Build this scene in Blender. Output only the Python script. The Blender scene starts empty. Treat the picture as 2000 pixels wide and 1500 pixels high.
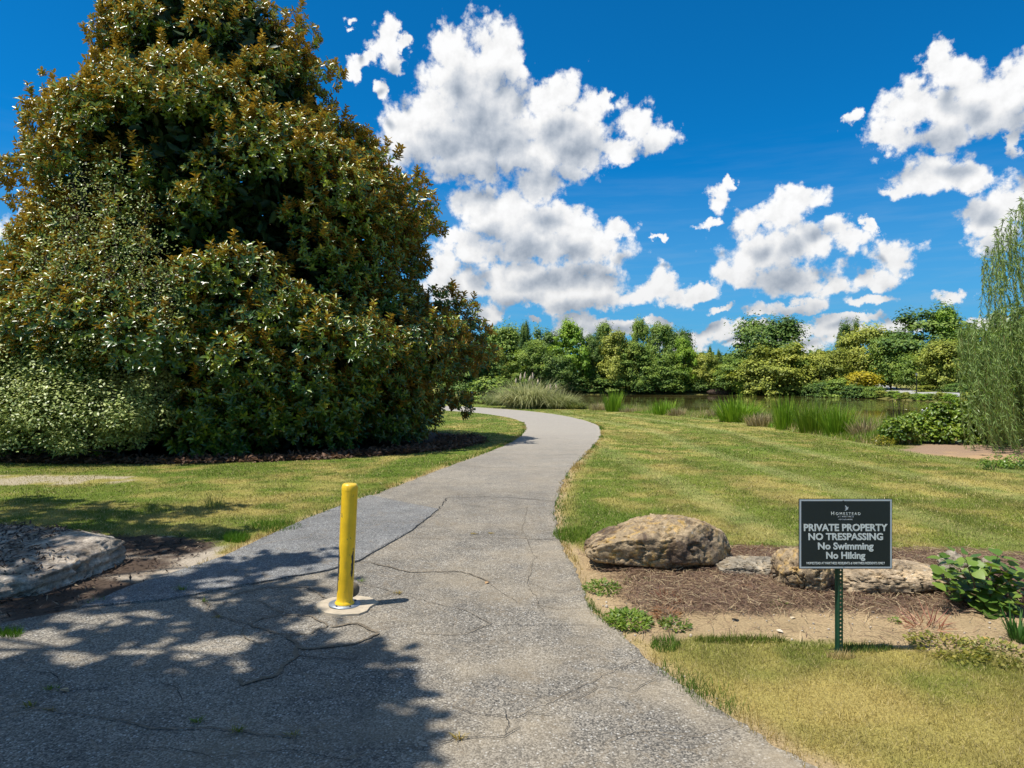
import bpy, bmesh, math, random
import numpy as np
from mathutils import Vector, Matrix, Euler

SC = bpy.context.scene
COL = SC.collection
rng = np.random.default_rng(7)
random.seed(7)

# ------------------------------------------------------------------ camera, sky, sun, exposure
F = 1333.3                       # focal length in pixels of a 2000 px wide frame
EYE = 1.7
cam_data = bpy.data.cameras.new("camera")
cam_data.sensor_width = 36.0
cam_data.lens = 24.0
cam_data.clip_end = 6000.0
cam = bpy.data.objects.new("camera", cam_data)
cam.location = (0, 0, EYE)
cam.rotation_euler = (math.radians(90), 0, 0)
COL.objects.link(cam)
SC.camera = cam

SUN_DIR = Vector((-0.37, -0.15, 0.92)).normalized()       # towards the sun
sun_data = bpy.data.lights.new("sun", "SUN")
sun_data.energy = 5.0
sun_data.angle = math.radians(0.53)
sun_data.color = (1.0, 0.955, 0.88)
sun = bpy.data.objects.new("sun", sun_data)
sun.rotation_euler = (-SUN_DIR).to_track_quat("-Z", "Y").to_euler()
sun.location = SUN_DIR * 50
COL.objects.link(sun)

SC.view_settings.view_transform = "Standard"
SC.view_settings.look = "None"
SC.view_settings.exposure = 0.3
SC.view_settings.gamma = 1.0
SC.view_settings.use_curve_mapping = False
try:
    SC.cycles.use_denoising = True
    SC.cycles.max_bounces = 8
    SC.cycles.diffuse_bounces = 3
    SC.cycles.glossy_bounces = 3
    SC.cycles.transmission_bounces = 4
    SC.cycles.transparent_max_bounces = 6
except Exception:
    pass

# clouds as seen in the picture: (px, py, rx, ry) of puffs, turned into azimuth and elevation
PUFFS = [
 # big cumulus, upper middle
 (885,105,42,48),(962,98,62,50),(1005,125,28,40),(915,165,95,60),(860,215,80,60),(950,215,110,60),(800,265,62,58),
 (880,285,115,52),(975,275,110,60),(1085,190,48,42),(1115,230,62,52),(1075,285,105,50),(1182,196,18,22),
 (1240,232,38,34),(1282,272,42,24),(1205,292,46,24),(1120,310,60,32),(748,172,13,16),(930,320,60,22),
 # ragged small cloud left of it
 (757,62,20,26),(748,92,34,28),(795,84,18,11),(688,132,20,18),(718,112,24,11),(772,118,18,18),(684,47,13,6),
 # second tier
 (945,392,62,42),(1052,368,46,36),(1000,425,95,52),(1100,435,52,36),(1118,472,88,40),(1212,446,36,20),(1165,485,62,34),
 (1050,480,90,34),
 # third tier
 (862,522,32,38),(922,495,42,32),(890,555,58,32),(985,530,80,30),(1010,568,95,28),(1110,552,110,36),(1180,580,80,24),
 (1285,555,44,32),(1325,578,40,18),(1370,572,26,18),(948,612,32,24),(1032,621,16,7),(1130,632,44,24),(1285,632,24,10),
 (1372,652,28,14),(1435,662,48,14),(1110,596,60,18),
 # right middle group
 (1402,392,22,24),(1425,362,12,14),(1382,441,24,10),(1462,432,36,30),(1560,390,48,28),(1525,428,48,36),(1500,485,84,44),
 (1585,470,34,30),(1448,532,52,30),(1540,545,84,32),(1622,562,38,22),(1545,595,72,14),(1415,608,24,8),(1490,608,40,10),
 (1652,468,36,28),(1700,440,14,16),(1735,505,50,32),(1712,545,42,18),
 # upper right
 (1842,118,34,36),(1872,152,52,36),(1800,205,72,44),(1745,262,52,34),(1890,205,90,55),(1975,170,62,48),(1960,235,72,34),
 (1840,270,80,26),(1662,236,20,18),(1830,345,82,36),(1890,342,36,28),(1772,368,48,20),
 (1925,420,44,44),(1975,395,62,42),(1945,468,44,30),(1868,582,24,20),(1655,626,70,11),(1922,624,30,10),(1286,469,16,6),
 (1120,655,60,20),(1240,650,40,14),(1330,668,60,16),(1420,645,34,14),(1540,672,80,18),(1660,655,60,18),(1760,640,50,14),(1700,585,50,12),(1190,640,70,14),(1585,640,60,14),(1335,655,40,12),(1480,640,40,10),(900,470,34,20),(8,495,30,50),(62,430,20,18),(1992,282,20,34),(1620,650,36,20),
]


class NT:
    """Small helper for node trees."""
    def __init__(self, tree):
        self.t = tree

    def n(self, kind, **kw):
        node = self.t.nodes.new(kind)
        for k, v in kw.items():
            setattr(node, k, v)
        return node

    def put(self, socket, v):
        if isinstance(v, bpy.types.NodeSocket):
            self.t.links.new(v, socket)
        elif v is not None:
            if hasattr(socket, "default_value") and hasattr(socket.default_value, "__len__") and not hasattr(v, "__len__"):
                v = (v, v, v)
            if hasattr(v, "__len__") and hasattr(socket.default_value, "__len__") and len(socket.default_value) == 4 and len(v) == 3:
                v = (*v, 1.0)
            socket.default_value = v

    def math(self, op, a, b=None, c=None, clamp=False):
        m = self.n("ShaderNodeMath", operation=op, use_clamp=clamp)
        self.put(m.inputs[0], a)
        if b is not None: self.put(m.inputs[1], b)
        if c is not None: self.put(m.inputs[2], c)
        return m.outputs[0]

    def vec(self, op, a, b=None, c=None):
        m = self.n("ShaderNodeVectorMath", operation=op)
        self.put(m.inputs[0], a)
        if b is not None:
            self.put(m.inputs[3] if op == "SCALE" else m.inputs[1], b)
        if c is not None: self.put(m.inputs[2], c)
        return m.outputs[1] if op in ("LENGTH", "DOT_PRODUCT", "DISTANCE") else m.outputs[0]

    def mix(self, fac, a, b, blend="MIX"):
        m = self.n("ShaderNodeMix", data_type="RGBA", blend_type=blend, clamp_factor=True)
        self.put(m.inputs[0], fac); self.put(m.inputs[6], a); self.put(m.inputs[7], b)
        return m.outputs[2]

    def remap(self, v, a, b, c=0.0, d=1.0, smooth=False):
        m = self.n("ShaderNodeMapRange", interpolation_type="SMOOTHSTEP" if smooth else "LINEAR")
        self.put(m.inputs[0], v)
        for i, x in zip((1, 2, 3, 4), (a, b, c, d)): self.put(m.inputs[i], x)
        return m.outputs[0]

    def noise(self, vec, scale, detail=3, rough=0.55, dim="3D", out=0, dist=0.0):
        m = self.n("ShaderNodeTexNoise", noise_dimensions=dim)
        if vec is not None: self.put(m.inputs["Vector"], vec)
        m.inputs["Scale"].default_value = scale
        m.inputs["Detail"].default_value = detail
        m.inputs["Roughness"].default_value = rough
        m.inputs["Distortion"].default_value = dist
        return m.outputs[out]

    def voronoi(self, vec, scale, feature="F1", dim="3D", out=0, detail=0, rnd=1.0, smooth=None):
        m = self.n("ShaderNodeTexVoronoi", voronoi_dimensions=dim, feature=feature)
        if vec is not None: self.put(m.inputs["Vector"], vec)
        m.inputs["Scale"].default_value = scale
        if "Detail" in m.inputs: m.inputs["Detail"].default_value = detail
        m.inputs["Randomness"].default_value = rnd
        if smooth is not None and "Smoothness" in m.inputs: m.inputs["Smoothness"].default_value = smooth
        return m.outputs[out]


def cloud_group(name, fine):
    g = bpy.data.node_groups.new(name, "ShaderNodeTree")
    g.interface.new_socket("Vector", in_out="INPUT", socket_type="NodeSocketVector")
    g.interface.new_socket("Height", in_out="OUTPUT", socket_type="NodeSocketFloat")
    N = NT(g)
    gi, go = N.n("NodeGroupInput"), N.n("NodeGroupOutput")
    p = gi.outputs[0]
    w = N.vec("SUBTRACT", N.noise(p, 15, 3 if fine else 1, 0.6, "2D", 1), (0.5, 0.5, 0.5))
    q = N.vec("MULTIPLY_ADD", w, (0.050, 0.042, 0.0), p)
    if fine:
        w2 = N.vec("SUBTRACT", N.noise(p, 62, 4, 0.68, "2D", 1), (0.5, 0.5, 0.5))
        q = N.vec("MULTIPLY_ADD", w2, (0.024, 0.021, 0.0), q)
    d = None
    for (cx, cy, rx, ry) in PUFFS:
        u, v = (cx - 1000) / F, (750 - cy) / F
        az, el = math.atan(u), math.atan(v / math.sqrt(1 + u * u))
        ra, re = rx / F * math.cos(az) ** 2, ry / F * math.cos(az)
        ra, re = ra * 1.36, re * 1.34
        e = N.vec("LENGTH", N.vec("MULTIPLY_ADD", q, (1 / ra, 1 / re, 0.0), (-az / ra, -el / re, 0.0)))
        d = e if d is None else N.math("SMOOTH_MIN", d, e, 0.22)
    N.put(go.inputs[0], N.math("SUBTRACT", 1.0, d))
    return g


def fluff_group():
    """Cauliflower relief: fractal noise plus rounded cells."""
    g = bpy.data.node_groups.new("cloud_fluff", "ShaderNodeTree")
    g.interface.new_socket("Vector", in_out="INPUT", socket_type="NodeSocketVector")
    g.interface.new_socket("Height", in_out="OUTPUT", socket_type="NodeSocketFloat")
    N = NT(g)
    gi, go = N.n("NodeGroupInput"), N.n("NodeGroupOutput")
    p = gi.outputs[0]
    fb = N.math("SUBTRACT", N.noise(p, 36, 7, 0.66, "2D"), 0.5)
    pw = N.vec("MULTIPLY_ADD", N.vec("SUBTRACT", N.noise(p, 40, 2, 0.6, "2D", 1), (0.5, 0.5, 0.5)), (0.022, 0.022, 0.0), p)
    vo = N.math("SUBTRACT", 0.42, N.voronoi(pw, 26, "SMOOTH_F1", "2D", detail=1.6, smooth=0.3))
    N.put(go.inputs[0], N.math("MULTIPLY_ADD", fb, 1.0, N.math("MULTIPLY", vo, 0.5)))
    return g


def build_world():
    w = bpy.data.worlds.new("World")
    SC.world = w
    w.use_nodes = True
    w.cycles.sampling_method = "MANUAL"
    w.cycles.sample_map_resolution = 256
    t = w.node_tree
    t.nodes.clear()
    N = NT(t)
    sky = N.n("ShaderNodeTexSky", sky_type="NISHITA", sun_disc=False)
    sky.sun_elevation = math.asin(SUN_DIR.z)
    sky.sun_rotation = math.atan2(SUN_DIR.x, SUN_DIR.y) % (2 * math.pi)
    sky.altitude = 2500
    sky.air_density = 1.0
    sky.dust_density = 0.0
    sky.ozone_density = 2.5
    blue = N.vec("MULTIPLY", sky.outputs[0], SKY_TINT)
    tc = N.n("ShaderNodeTexCoord")
    sep = N.n("ShaderNodeSeparateXYZ")
    N.put(sep.inputs[0], N.vec("NORMALIZE", tc.outputs["Generated"]))
    az = N.math("ARCTAN2", sep.outputs[0], sep.outputs[1])
    S = math.pi / 4
    az = N.math("SUBTRACT", N.math("PINGPONG", N.math("ADD", az, S), 2 * S), S)     # the same cloud field goes on all round
    el = N.math("ARCSINE", sep.outputs[2])
    comb = N.n("ShaderNodeCombineXYZ")
    N.put(comb.inputs[0], az); N.put(comb.inputs[1], el)
    p = comb.outputs[0]
    smooth, fluff = cloud_group("cloud_body", True), fluff_group()
    OFF = (-0.006, 0.010, 0.0)

    def use(grp, v):
        g = N.n("ShaderNodeGroup", node_tree=grp); N.put(g.inputs[0], v); return g.outputs[0]
    body = use(smooth, p)
    lit = use(cloud_group("cloud_above", False), N.vec("ADD", p, (-0.012, 0.044, 0.0)))
    f1 = use(fluff, p)
    f2 = use(fluff, N.vec("ADD", p, OFF))
    h1 = N.math("ADD", N.math("MULTIPLY_ADD", f1, 0.95, body), 0.07)
    dens = N.remap(h1, 0.0, 0.42, 0, 1, True)
    thick = N.remap(N.math("MULTIPLY_ADD", f2, 0.10, lit), 0.15, 1.0, 0, 1, True)
    br = N.math("SUBTRACT", 1.03, N.math("MULTIPLY", thick, 0.44))
    br = N.math("MULTIPLY_ADD", N.math("SUBTRACT", f1, f2), 0.20, br)
    br = N.math("MULTIPLY_ADD", f1, 0.11, br)
    br = N.math("MAXIMUM", N.math("MINIMUM", br, 1.05), 0.34)
    grey = N.mix(N.remap(br, 0.34, 0.95), (0.56, 0.72, 0.95), (1.0, 1.0, 1.0))
    low = N.remap(el, 0.0, 0.22, 0.80, 1.0)
    cloudc = N.vec("SCALE", grey, N.math("MULTIPLY", N.math("MULTIPLY", br, low), CLOUD_GAIN))
    # thin veil in the blue, low down
    st = N.vec("MULTIPLY", p, (3.0, 26.0, 1.0))
    veil = N.math("MULTIPLY", N.remap(N.noise(st, 1.6, 4, 0.6, "2D"), 0.45, 0.85), N.remap(el, 0.0, 0.34, 0.45, 0.0))
    lowblue = N.mix(veil, blue, N.vec("SCALE", (0.62, 0.80, 1.0), CLOUD_GAIN * 0.8))
    lowblue = N.mix(N.remap(el, 0.0, 0.30, 0.88, 0.0), lowblue, (1.5, 3.7, 5.6))
    colr = N.mix(N.math("MULTIPLY", dens, 0.985), lowblue, cloudc)
    bg_low = N.n("ShaderNodeBackground"); bg_low.inputs[1].default_value = 0.082
    N.put(bg_low.inputs[0], colr)
    # overhead, out of view: simpler scattered cumulus, cover added to whiten the ambient light
    dome = N.vec("SCALE", N.vec("MULTIPLY", sep_vec(N, sep), (1.0, 1.0, 0.0)), N.math("DIVIDE", 1.0, N.math("MAXIMUM", sep.outputs[2], 0.3)))
    hi = N.remap(N.noise(dome, 2.3, 5, 0.6, "2D"), 0.47, 0.60, 0, 0.95, True)
    hi = N.math("MULTIPLY", hi, N.remap(el, 0.66, 0.80, 0, 1))
    bg_hi = N.n("ShaderNodeBackground"); bg_hi.inputs[1].default_value = 0.082
    N.put(bg_hi.inputs[0], N.mix(hi, blue, N.vec("SCALE", (0.75, 0.82, 0.9), CLOUD_GAIN)))
    inband = N.math("MULTIPLY", N.math("GREATER_THAN", el, -0.01), N.math("LESS_THAN", el, 0.64))
    mx = N.n("ShaderNodeMixShader")
    N.put(mx.inputs[0], inband); N.put(mx.inputs[1], bg_hi.outputs[0]); N.put(mx.inputs[2], bg_low.outputs[0])
    out = N.n("ShaderNodeOutputWorld")
    N.put(out.inputs[0], mx.outputs[0])


def sep_vec(N, sep):
    c = N.n("ShaderNodeCombineXYZ")
    for i in range(3): N.put(c.inputs[i], sep.outputs[i])
    return c.outputs[0]


SKY_TINT, CLOUD_GAIN = (0.035, 0.99, 1.54), 9.5
build_world()
# ------------------------------------------------------------------ helpers
def tag(o, label=None, cat=None, group=None, kind=None):
    if label: o["label"] = label
    if cat: o["category"] = cat
    if group: o["group"] = group
    if kind: o["kind"] = kind
    return o


def empty(name, loc=(0, 0, 0), rz=0.0):
    o = bpy.data.objects.new(name, None)
    o.location = loc
    o.rotation_euler = (0, 0, rz)
    o.empty_display_size = 0.1
    COL.objects.link(o)
    return o


def link(name, me, parent=None, loc=None, rot=None, scale=None):
    o = bpy.data.objects.new(name, me)
    COL.objects.link(o)
    if parent is not None: o.parent = parent
    if loc is not None: o.location = loc
    if rot is not None: o.rotation_euler = rot
    if scale is not None: o.scale = scale
    return o


def mesh_np(name, v, faces, mat=None, attrs=None, colors=None, smooth=False, midx=None):
    """faces: one (M,k) array or a list of them."""
    me = bpy.data.meshes.new(name)
    v = np.ascontiguousarray(v, dtype=np.float32)
    if not isinstance(faces, list): faces = [faces]
    faces = [np.asarray(f, dtype=np.int32) for f in faces if len(f)]
    me.vertices.add(len(v))
    me.vertices.foreach_set("co", v.ravel())
    lv = np.concatenate([f.ravel() for f in faces])
    sizes = np.concatenate([np.full(len(f), f.shape[1], np.int32) for f in faces])
    starts = np.concatenate([[0], np.cumsum(sizes)[:-1]]).astype(np.int32)
    me.loops.add(len(lv))
    me.loops.foreach_set("vertex_index", lv)
    me.polygons.add(len(sizes))
    me.polygons.foreach_set("loop_start", starts)
    if smooth: me.polygons.foreach_set("use_smooth", np.ones(len(sizes), bool))
    mats = mat if isinstance(mat, (list, tuple)) else [mat]
    for m in mats:
        if m is not None: me.materials.append(m)
    if midx is not None: me.polygons.foreach_set("material_index", np.asarray(midx, np.int32))
    me.update(calc_edges=True)
    for k, a in (attrs or {}).items():
        at = me.attributes.new(k, "FLOAT", "POINT")
        at.data.foreach_set("value", np.ascontiguousarray(a, np.float32))
    for k, a in (colors or {}).items():
        at = me.attributes.new(k, "FLOAT_COLOR", "POINT")
        c = np.ones((len(v), 4), np.float32); c[:, :3] = a
        at.data.foreach_set("color", c.ravel())
    return me


def bm_mesh(name, bm, mat, smooth=False):
    me = bpy.data.meshes.new(name)
    bm.normal_update()
    bm.to_mesh(me); bm.free()
    if smooth:
        me.polygons.foreach_set("use_smooth", np.ones(len(me.polygons), bool))
    me.materials.append(mat)
    return me


def _h(ix, iy, seed):
    s = np.sin(ix * 127.1 + iy * 311.7 + seed * 74.7) * 43758.5453
    return s - np.floor(s)


def vnoise(x, y, seed=0):
    ix, iy = np.floor(x), np.floor(y)
    fx, fy = x - ix, y - iy
    fx, fy = fx * fx * (3 - 2 * fx), fy * fy * (3 - 2 * fy)
    a, b = _h(ix, iy, seed), _h(ix + 1, iy, seed)
    c, d = _h(ix, iy + 1, seed), _h(ix + 1, iy + 1, seed)
    return (a * (1 - fx) + b * fx) * (1 - fy) + (c * (1 - fx) + d * fx) * fy


def fbm(x, y, oct=4, seed=0, gain=0.5):
    t, a, s = 0, 1.0, 0
    for i in range(oct):
        t = t + a * vnoise(x * 2 ** i + 13.7 * i, y * 2 ** i - 7.3 * i, seed + i)
        s += a; a *= gain
    return t / s


def _h3(ix, iy, iz, seed):
    s = np.sin(ix * 127.1 + iy * 311.7 + iz * 191.3 + seed * 74.7) * 43758.5453
    return s - np.floor(s)


def vnoise3(p, seed=0):
    i = np.floor(p); f = p - i
    f = f * f * (3 - 2 * f)
    out = 0
    for dx in (0, 1):
        for dy in (0, 1):
            for dz in (0, 1):
                w = (f[:, 0] if dx else 1 - f[:, 0]) * (f[:, 1] if dy else 1 - f[:, 1]) * (f[:, 2] if dz else 1 - f[:, 2])
                out = out + w * _h3(i[:, 0] + dx, i[:, 1] + dy, i[:, 2] + dz, seed)
    return out


def fbm3(p, oct=4, seed=0, gain=0.5):
    t, a, s = 0, 1.0, 0
    for i in range(oct):
        t = t + a * vnoise3(p * 2 ** i + 11.3 * i, seed + i)
        s += a; a *= gain
    return t / s


def sstep(a, b, x):
    t = np.clip((x - a) / (b - a), 0, 1)
    return t * t * (3 - 2 * t)


def unit(v):
    return v / np.maximum(np.linalg.norm(v, axis=-1, keepdims=True), 1e-9)


def poly_dist(x, y, pts, closed=True):
    """Distance to a polyline and, if closed, whether inside."""
    pts = np.asarray(pts, float)
    d = np.full(np.shape(x), 1e9)
    inside = np.zeros(np.shape(x), bool)
    n = len(pts)
    for i in range(n if closed else n - 1):
        a, b = pts[i], pts[(i + 1) % n]
        ab = b - a
        t = np.clip(((x - a[0]) * ab[0] + (y - a[1]) * ab[1]) / max(ab @ ab, 1e-12), 0, 1)
        d = np.minimum(d, np.hypot(x - a[0] - t * ab[0], y - a[1] - t * ab[1]))
        if closed:
            c = (a[1] > y) != (b[1] > y)
            with np.errstate(divide="ignore", invalid="ignore"):
                inside ^= c & (x < (b[0] - a[0]) * (y - a[1]) / (b[1] - a[1] + 1e-12) + a[0])
    return d, inside


def sdist(x, y, pts):
    d, i = poly_dist(x, y, pts)
    return np.where(i, -d, d)          # negative inside


def gp(px, py, z=0.0):
    """Ground point under a picture position, for flat ground at height z."""
    D = (EYE - z) * F / (py - 750.0)
    return ((px - 1000.0) / F * D, D)


def wp(px, py, D):
    """Point at depth D on the sight line of a picture position."""
    return np.array([(px - 1000.0) / F * D, D, EYE - (py - 750.0) / F * D])


# ------------------------------------------------------------------ terrain
LAKE_Z = -0.8
LAKE = [(95, 23), (40, 25.5), (18, 26), (15.5, 31), (14.2, 38), (11.5, 45), (7.5, 53), (0, 61), (-60, 82), (-150, 110),
        (-150, 178), (-40, 166), (10, 160), (58, 158), (66, 145), (61, 128), (62, 115), (60, 100), (56, 86), (64, 74), (95, 62)]


def terrain(x, y):
    x = np.asarray(x, float); y = np.asarray(y, float)
    sd = sdist(x, y, LAKE)
    z = np.where(sd > 0, LAKE_Z + 0.8 * sstep(-0.3, 5.0, sd) ** 0.8, LAKE_Z - 0.06 - np.minimum(-sd * 0.25, 1.5))
    far = sstep(72, 90, y) * np.where(sd > 0, 1, 0)
    z = z + far * np.clip((sd - 5) * 0.055, 0, 7.0)
    # gentle roll beyond the mown part, nothing near the path
    z = z + 0.10 * (fbm(x * 0.05, y * 0.05, 2, 3) - 0.5) * sstep(14, 40, np.hypot(x - 0.5, y * 0.3)) * np.where(sd > 0, 1, 0)
    return z


def tz(x, y):
    return float(terrain(np.array([x]), np.array([y]))[0])


def on_ground(px, py, y0=3.0, y1=420.0):
    """Where the sight line of a picture position meets the terrain."""
    Y = np.concatenate([np.arange(y0, 60, 0.05), np.arange(60, y1, 0.3)])
    X = (px - 1000.0) / F * Y
    Zr = EYE - (py - 750.0) / F * Y
    k = np.nonzero(terrain(X, Y) >= Zr)[0]
    i = k[0] if len(k) else len(Y) - 1
    return np.array([X[i], Y[i], tz(X[i], Y[i])])


# path edges (x, y) on the flat ground, near to far
PATH_R = [(2.6, 0.6), (1.9, 2.2), (1.36, 3.02), (1.10, 3.49), (.88, 4.05), (.73, 4.62), (.60, 5.27), (.585, 6.12), (.52, 7.31), (.60, 9.44),
          (.90, 11.9), (1.30, 14.2), (1.96, 17.4), (2.75, 21.5), (3.35, 26.0), (3.50, 29.0), (3.0, 35.0), (1.6, 41.0), (-1.2, 47.5), (-6, 53.5), (-16, 59), (-34, 66)]
PATH_L = [(-7.2, 0.6), (-6.2, 2.2), (-5.3, 3.3), (-4.35, 4.25), (-3.75, 4.75), (-3.25, 5.2), (-3.12, 5.67), (-2.86, 6.63), (-2.70, 7.55), (-2.55, 8.55),
          (-2.22, 9.94), (-1.79, 11.9), (-1.28, 14.2), (-.63, 16.8), (-.1, 19.5), (.30, 22.5), (.55, 26.5), (.40, 31.0), (-.7, 36.5), (-3.8, 43.0), (-12, 51), (-32, 60)]


def resample(pts, n):
    pts = np.asarray(pts, float)
    # Catmull-Rom
    P = np.vstack([2 * pts[0] - pts[1], pts, 2 * pts[-1] - pts[-2]])
    out = []
    for i in range(1, len(P) - 2):
        for t in np.linspace(0, 1, n, endpoint=False):
            a, b, c, d = P[i - 1], P[i], P[i + 1], P[i + 2]
            out.append(0.5 * (2 * b + (c - a) * t + (2 * a - 5 * b + 4 * c - d) * t * t + (3 * b - a - 3 * c + d) * t ** 3))
    out.append(pts[-1])
    return np.array(out)


PR, PL = resample(PATH_R, 24), resample(PATH_L, 24)
PATH_POLY = np.vstack([PL[::4], PR[::-4]])


def edge_wob(x, y):
    return 0.10 * (fbm(x * 3.0, y * 3.0, 3, 21) - 0.5) + 0.05 * (fbm(x * 14, y * 14, 2, 22) - 0.5)


def path_sd(x, y):
    return sdist(x, y, PATH_POLY)


def gpoly(pts): return [gp(*p) for p in pts]


BED_R = gpoly([(1098, 1058), (1120, 1062), (1160, 1085), (1400, 1082), (1440, 1075), (1520, 1074), (1640, 1078), (1850, 1076), (2060, 1092), (2300, 1110), (2620, 1150), (2640, 1300), (2300, 1345),
               (2030, 1300), (1950, 1275), (1800, 1268), (1650, 1262), (1500, 1250), (1340, 1246), (1285, 1280), (1215, 1248), (1150, 1190), (1130, 1120)])
DIRT_L = gpoly([(-300, 1060), (0, 1042), (245, 1045), (330, 1050), (432, 1056), (436, 1092), (300, 1140), (160, 1190), (0, 1290), (-200, 1310)])
CLAY = gpoly([(1762, 880), (1800, 866), (1900, 860), (2060, 862), (2700, 876), (2800, 905), (2300, 918), (2010, 906), (1900, 896), (1810, 888)])
MAG_C = np.array([-8.35, 20.3])


def masks(x, y):
    """mulch (dark), sand, clay, mag (leaf litter) weights 0..1 at ground positions."""
    w = 0.16 * (fbm(x * 2.2, y * 2.2, 4, 5) - 0.5) + 0.10 * (fbm(x * 9, y * 9, 3, 6) - 0.5)
    bed = sstep(0.05, -0.06, sdist(x, y, BED_R) + w * 1.2)
    dl = sstep(0.05, -0.08, sdist(x, y, DIRT_L) + w * 1.6)
    clay = sstep(0.15, -0.15, sdist(x, y, CLAY) + w * 3)
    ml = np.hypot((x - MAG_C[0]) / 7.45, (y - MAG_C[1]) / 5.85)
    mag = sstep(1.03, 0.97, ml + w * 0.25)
    psd = path_sd(x, y)
    side = sstep(0.20, 0.0, psd + w * 0.9) * sstep(25, 10, y)
    # straw lies near the stones, bare sand in front of them
    front = sstep(4.90, 5.25, y + 1.8 * w) 
    straw = bed * front * sstep(0.15, 0.55, psd + w)
    sand = np.maximum(bed, side)
    bare = sstep(1.0, 0.75, np.hypot((x + 9.0) / 3.0, (y - 12.1) / 0.75) + w * 2.2) * 0.8
    dry2 = sstep(1.0, 0.5, np.hypot((x - 1.62) / 0.85, (y - 3.66) / 0.36) + w * 1.5)
    return dict(straw=straw, sand=sand, dl=dl, clay=clay, mag=mag, bare=bare, dry2=dry2, psd=psd, side=side)


def lerp(a, b, t):
    t = np.asarray(t)[..., None]
    return a * (1 - t) + b * t


def lawn_color(x, y, m=None):
    """Albedo of the turf: living green to straw coloured, with mower lines."""
    m = m or masks(x, y)
    green = np.array([.118, .172, .020]); olive = np.array([.178, .198, .032]); tan = np.array([.43, .335, .105]); deep = np.array([.095, .165, .015])
    n1 = fbm(x * .45, y * .45, 4, 31); n2 = fbm(x * 2.1, y * 2.1, 4, 37); n3 = fbm(x * .9 + 40, y * .35, 3, 41)
    right = sstep(0.5, 3.5, x)
    col = lerp(np.broadcast_to(green, x.shape + (3,)), olive, np.clip(.28 + .40 * right + 1.5 * (n1 - .5) + .8 * (n2 - .5), 0, 1))
    dry = sstep(.47, .72, .55 * n2 + .45 * n3 + .07 * sstep(8, 4, y) + .03 * right)
    col = lerp(col, tan, dry * .72)
    # mower lines run away from the camera on the right-hand lawn
    wx = x - .010 * (y - 12) ** 1.0 * (x * .6) * (y < 45) + .45 * (fbm(x * .12, y * .12, 2, 51) - .5) * 2 + .0035 * (y - 10) ** 2 * (y < 40)
    s1 = .5 + .5 * np.sin(wx * 2 * math.pi / 1.55 + 1.1)
    s2 = sstep(.80, 1.0, .5 + .5 * np.sin(wx * 2 * math.pi / 2.35 + 0.3))
    k = right * sstep(5.5, 9, y)
    col = col * (1 + k[..., None] * .22 * (s1 - .5)[..., None])
    col = lerp(col, np.array([.40, .40, .15]), k * s2 * .32)
    lush = sstep(.55, .75, fbm(x * .8, y * .8, 3, 61)) * (1 - right * .5)
    col = lerp(col, deep, lush * .42)
    n4 = fbm(x * 7.5, y * 7.5, 3, 68); n5 = fbm(x * 2.6 + 9, y * 3.4, 3, 69)
    col = col * (.62 + .50 * n4 + .26 * n5)[..., None]
    edge = sstep(.42, .02, m["psd"]) * sstep(40, 8, y) * sstep(.35, .6, fbm(x * 1.7, y * 1.7, 2, 66) + .12)
    col = lerp(col, tan * 1.05, edge * .75)
    col = lerp(col, tan, np.clip(m["dry2"] * .75 + m["bare"] * .8, 0, 1))
    return col


def ground_color(x, y):
    m = masks(x, y)
    col = lawn_color(x, y, m) * .93
    n = fbm(x * 5, y * 5, 3, 71)
    sand = np.array([.41, .295, .165]); pale = np.array([.44, .37, .28]); mulch = np.array([.19, .130, .092]); dark = np.array([.060, .042, .030])
    clay = np.array([.46, .30, .155])
    col = lerp(col, sand * (.8 + .4 * n)[..., None], np.clip(m["sand"] * .95, 0, 1))
    col = lerp(col, mulch * (.7 + .6 * n)[..., None], np.clip(m["straw"] * .85, 0, 1))
    dl_mix = sstep(.35, .6, fbm(x * 1.8 + 3, y * 3.0, 4, 77) + .30 * sstep(-3.7, -2.9, x) - .20)
    col = lerp(col, lerp(np.broadcast_to(dark * 1.5, x.shape + (3,)), pale, dl_mix), m["dl"])
    col = lerp(col, lerp(np.broadcast_to(clay, x.shape + (3,)), mulch * 1.5, sstep(15.6, 17.2, y + 2.4 * (n - .5)) * .8), m["clay"])
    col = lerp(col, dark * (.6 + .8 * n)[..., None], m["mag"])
    col = lerp(col, pale * .95, m["bare"] * sstep(.40, .62, fbm(x * 2.5, y * 2.5, 3, 79)))
    sd = sdist(x, y, LAKE)
    wet = sstep(4.5, 1.0, sd)
    col = lerp(col, np.array([.085, .095, .025]), wet)
    farbed = sstep(70, 85, y) * sstep(60, 5, sd)
    col = lerp(col, np.array([.19, .16, .045]) * (.7 + .6 * n)[..., None], farbed * .5)
    return np.clip(col, 0, 1)


# ------------------------------------------------------------------ materials
def new_mat(name):
    m = bpy.data.materials.new(name)
    m.use_nodes = True
    m.node_tree.nodes.clear()
    return m, NT(m.node_tree)


def finish(N, col, rough=.6, bump=None, bump_strength=.5, bump_dist=.01, metal=0.0, spec=.4, coat=0.0):
    b = N.n("ShaderNodeBsdfPrincipled")
    N.put(b.inputs["Base Color"], col); N.put(b.inputs["Roughness"], rough)
    b.inputs["Metallic"].default_value = metal
    b.inputs["Specular IOR Level"].default_value = spec
    b.inputs["Coat Weight"].default_value = coat
    if bump is not None:
        bp = N.n("ShaderNodeBump")
        bp.inputs["Strength"].default_value = bump_strength
        bp.inputs["Distance"].default_value = bump_dist
        N.put(bp.inputs["Height"], bump)
        N.put(b.inputs["Normal"], bp.outputs[0])
    o = N.n("ShaderNodeOutputMaterial")
    N.put(o.inputs[0], b.outputs[0])
    return b


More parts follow.
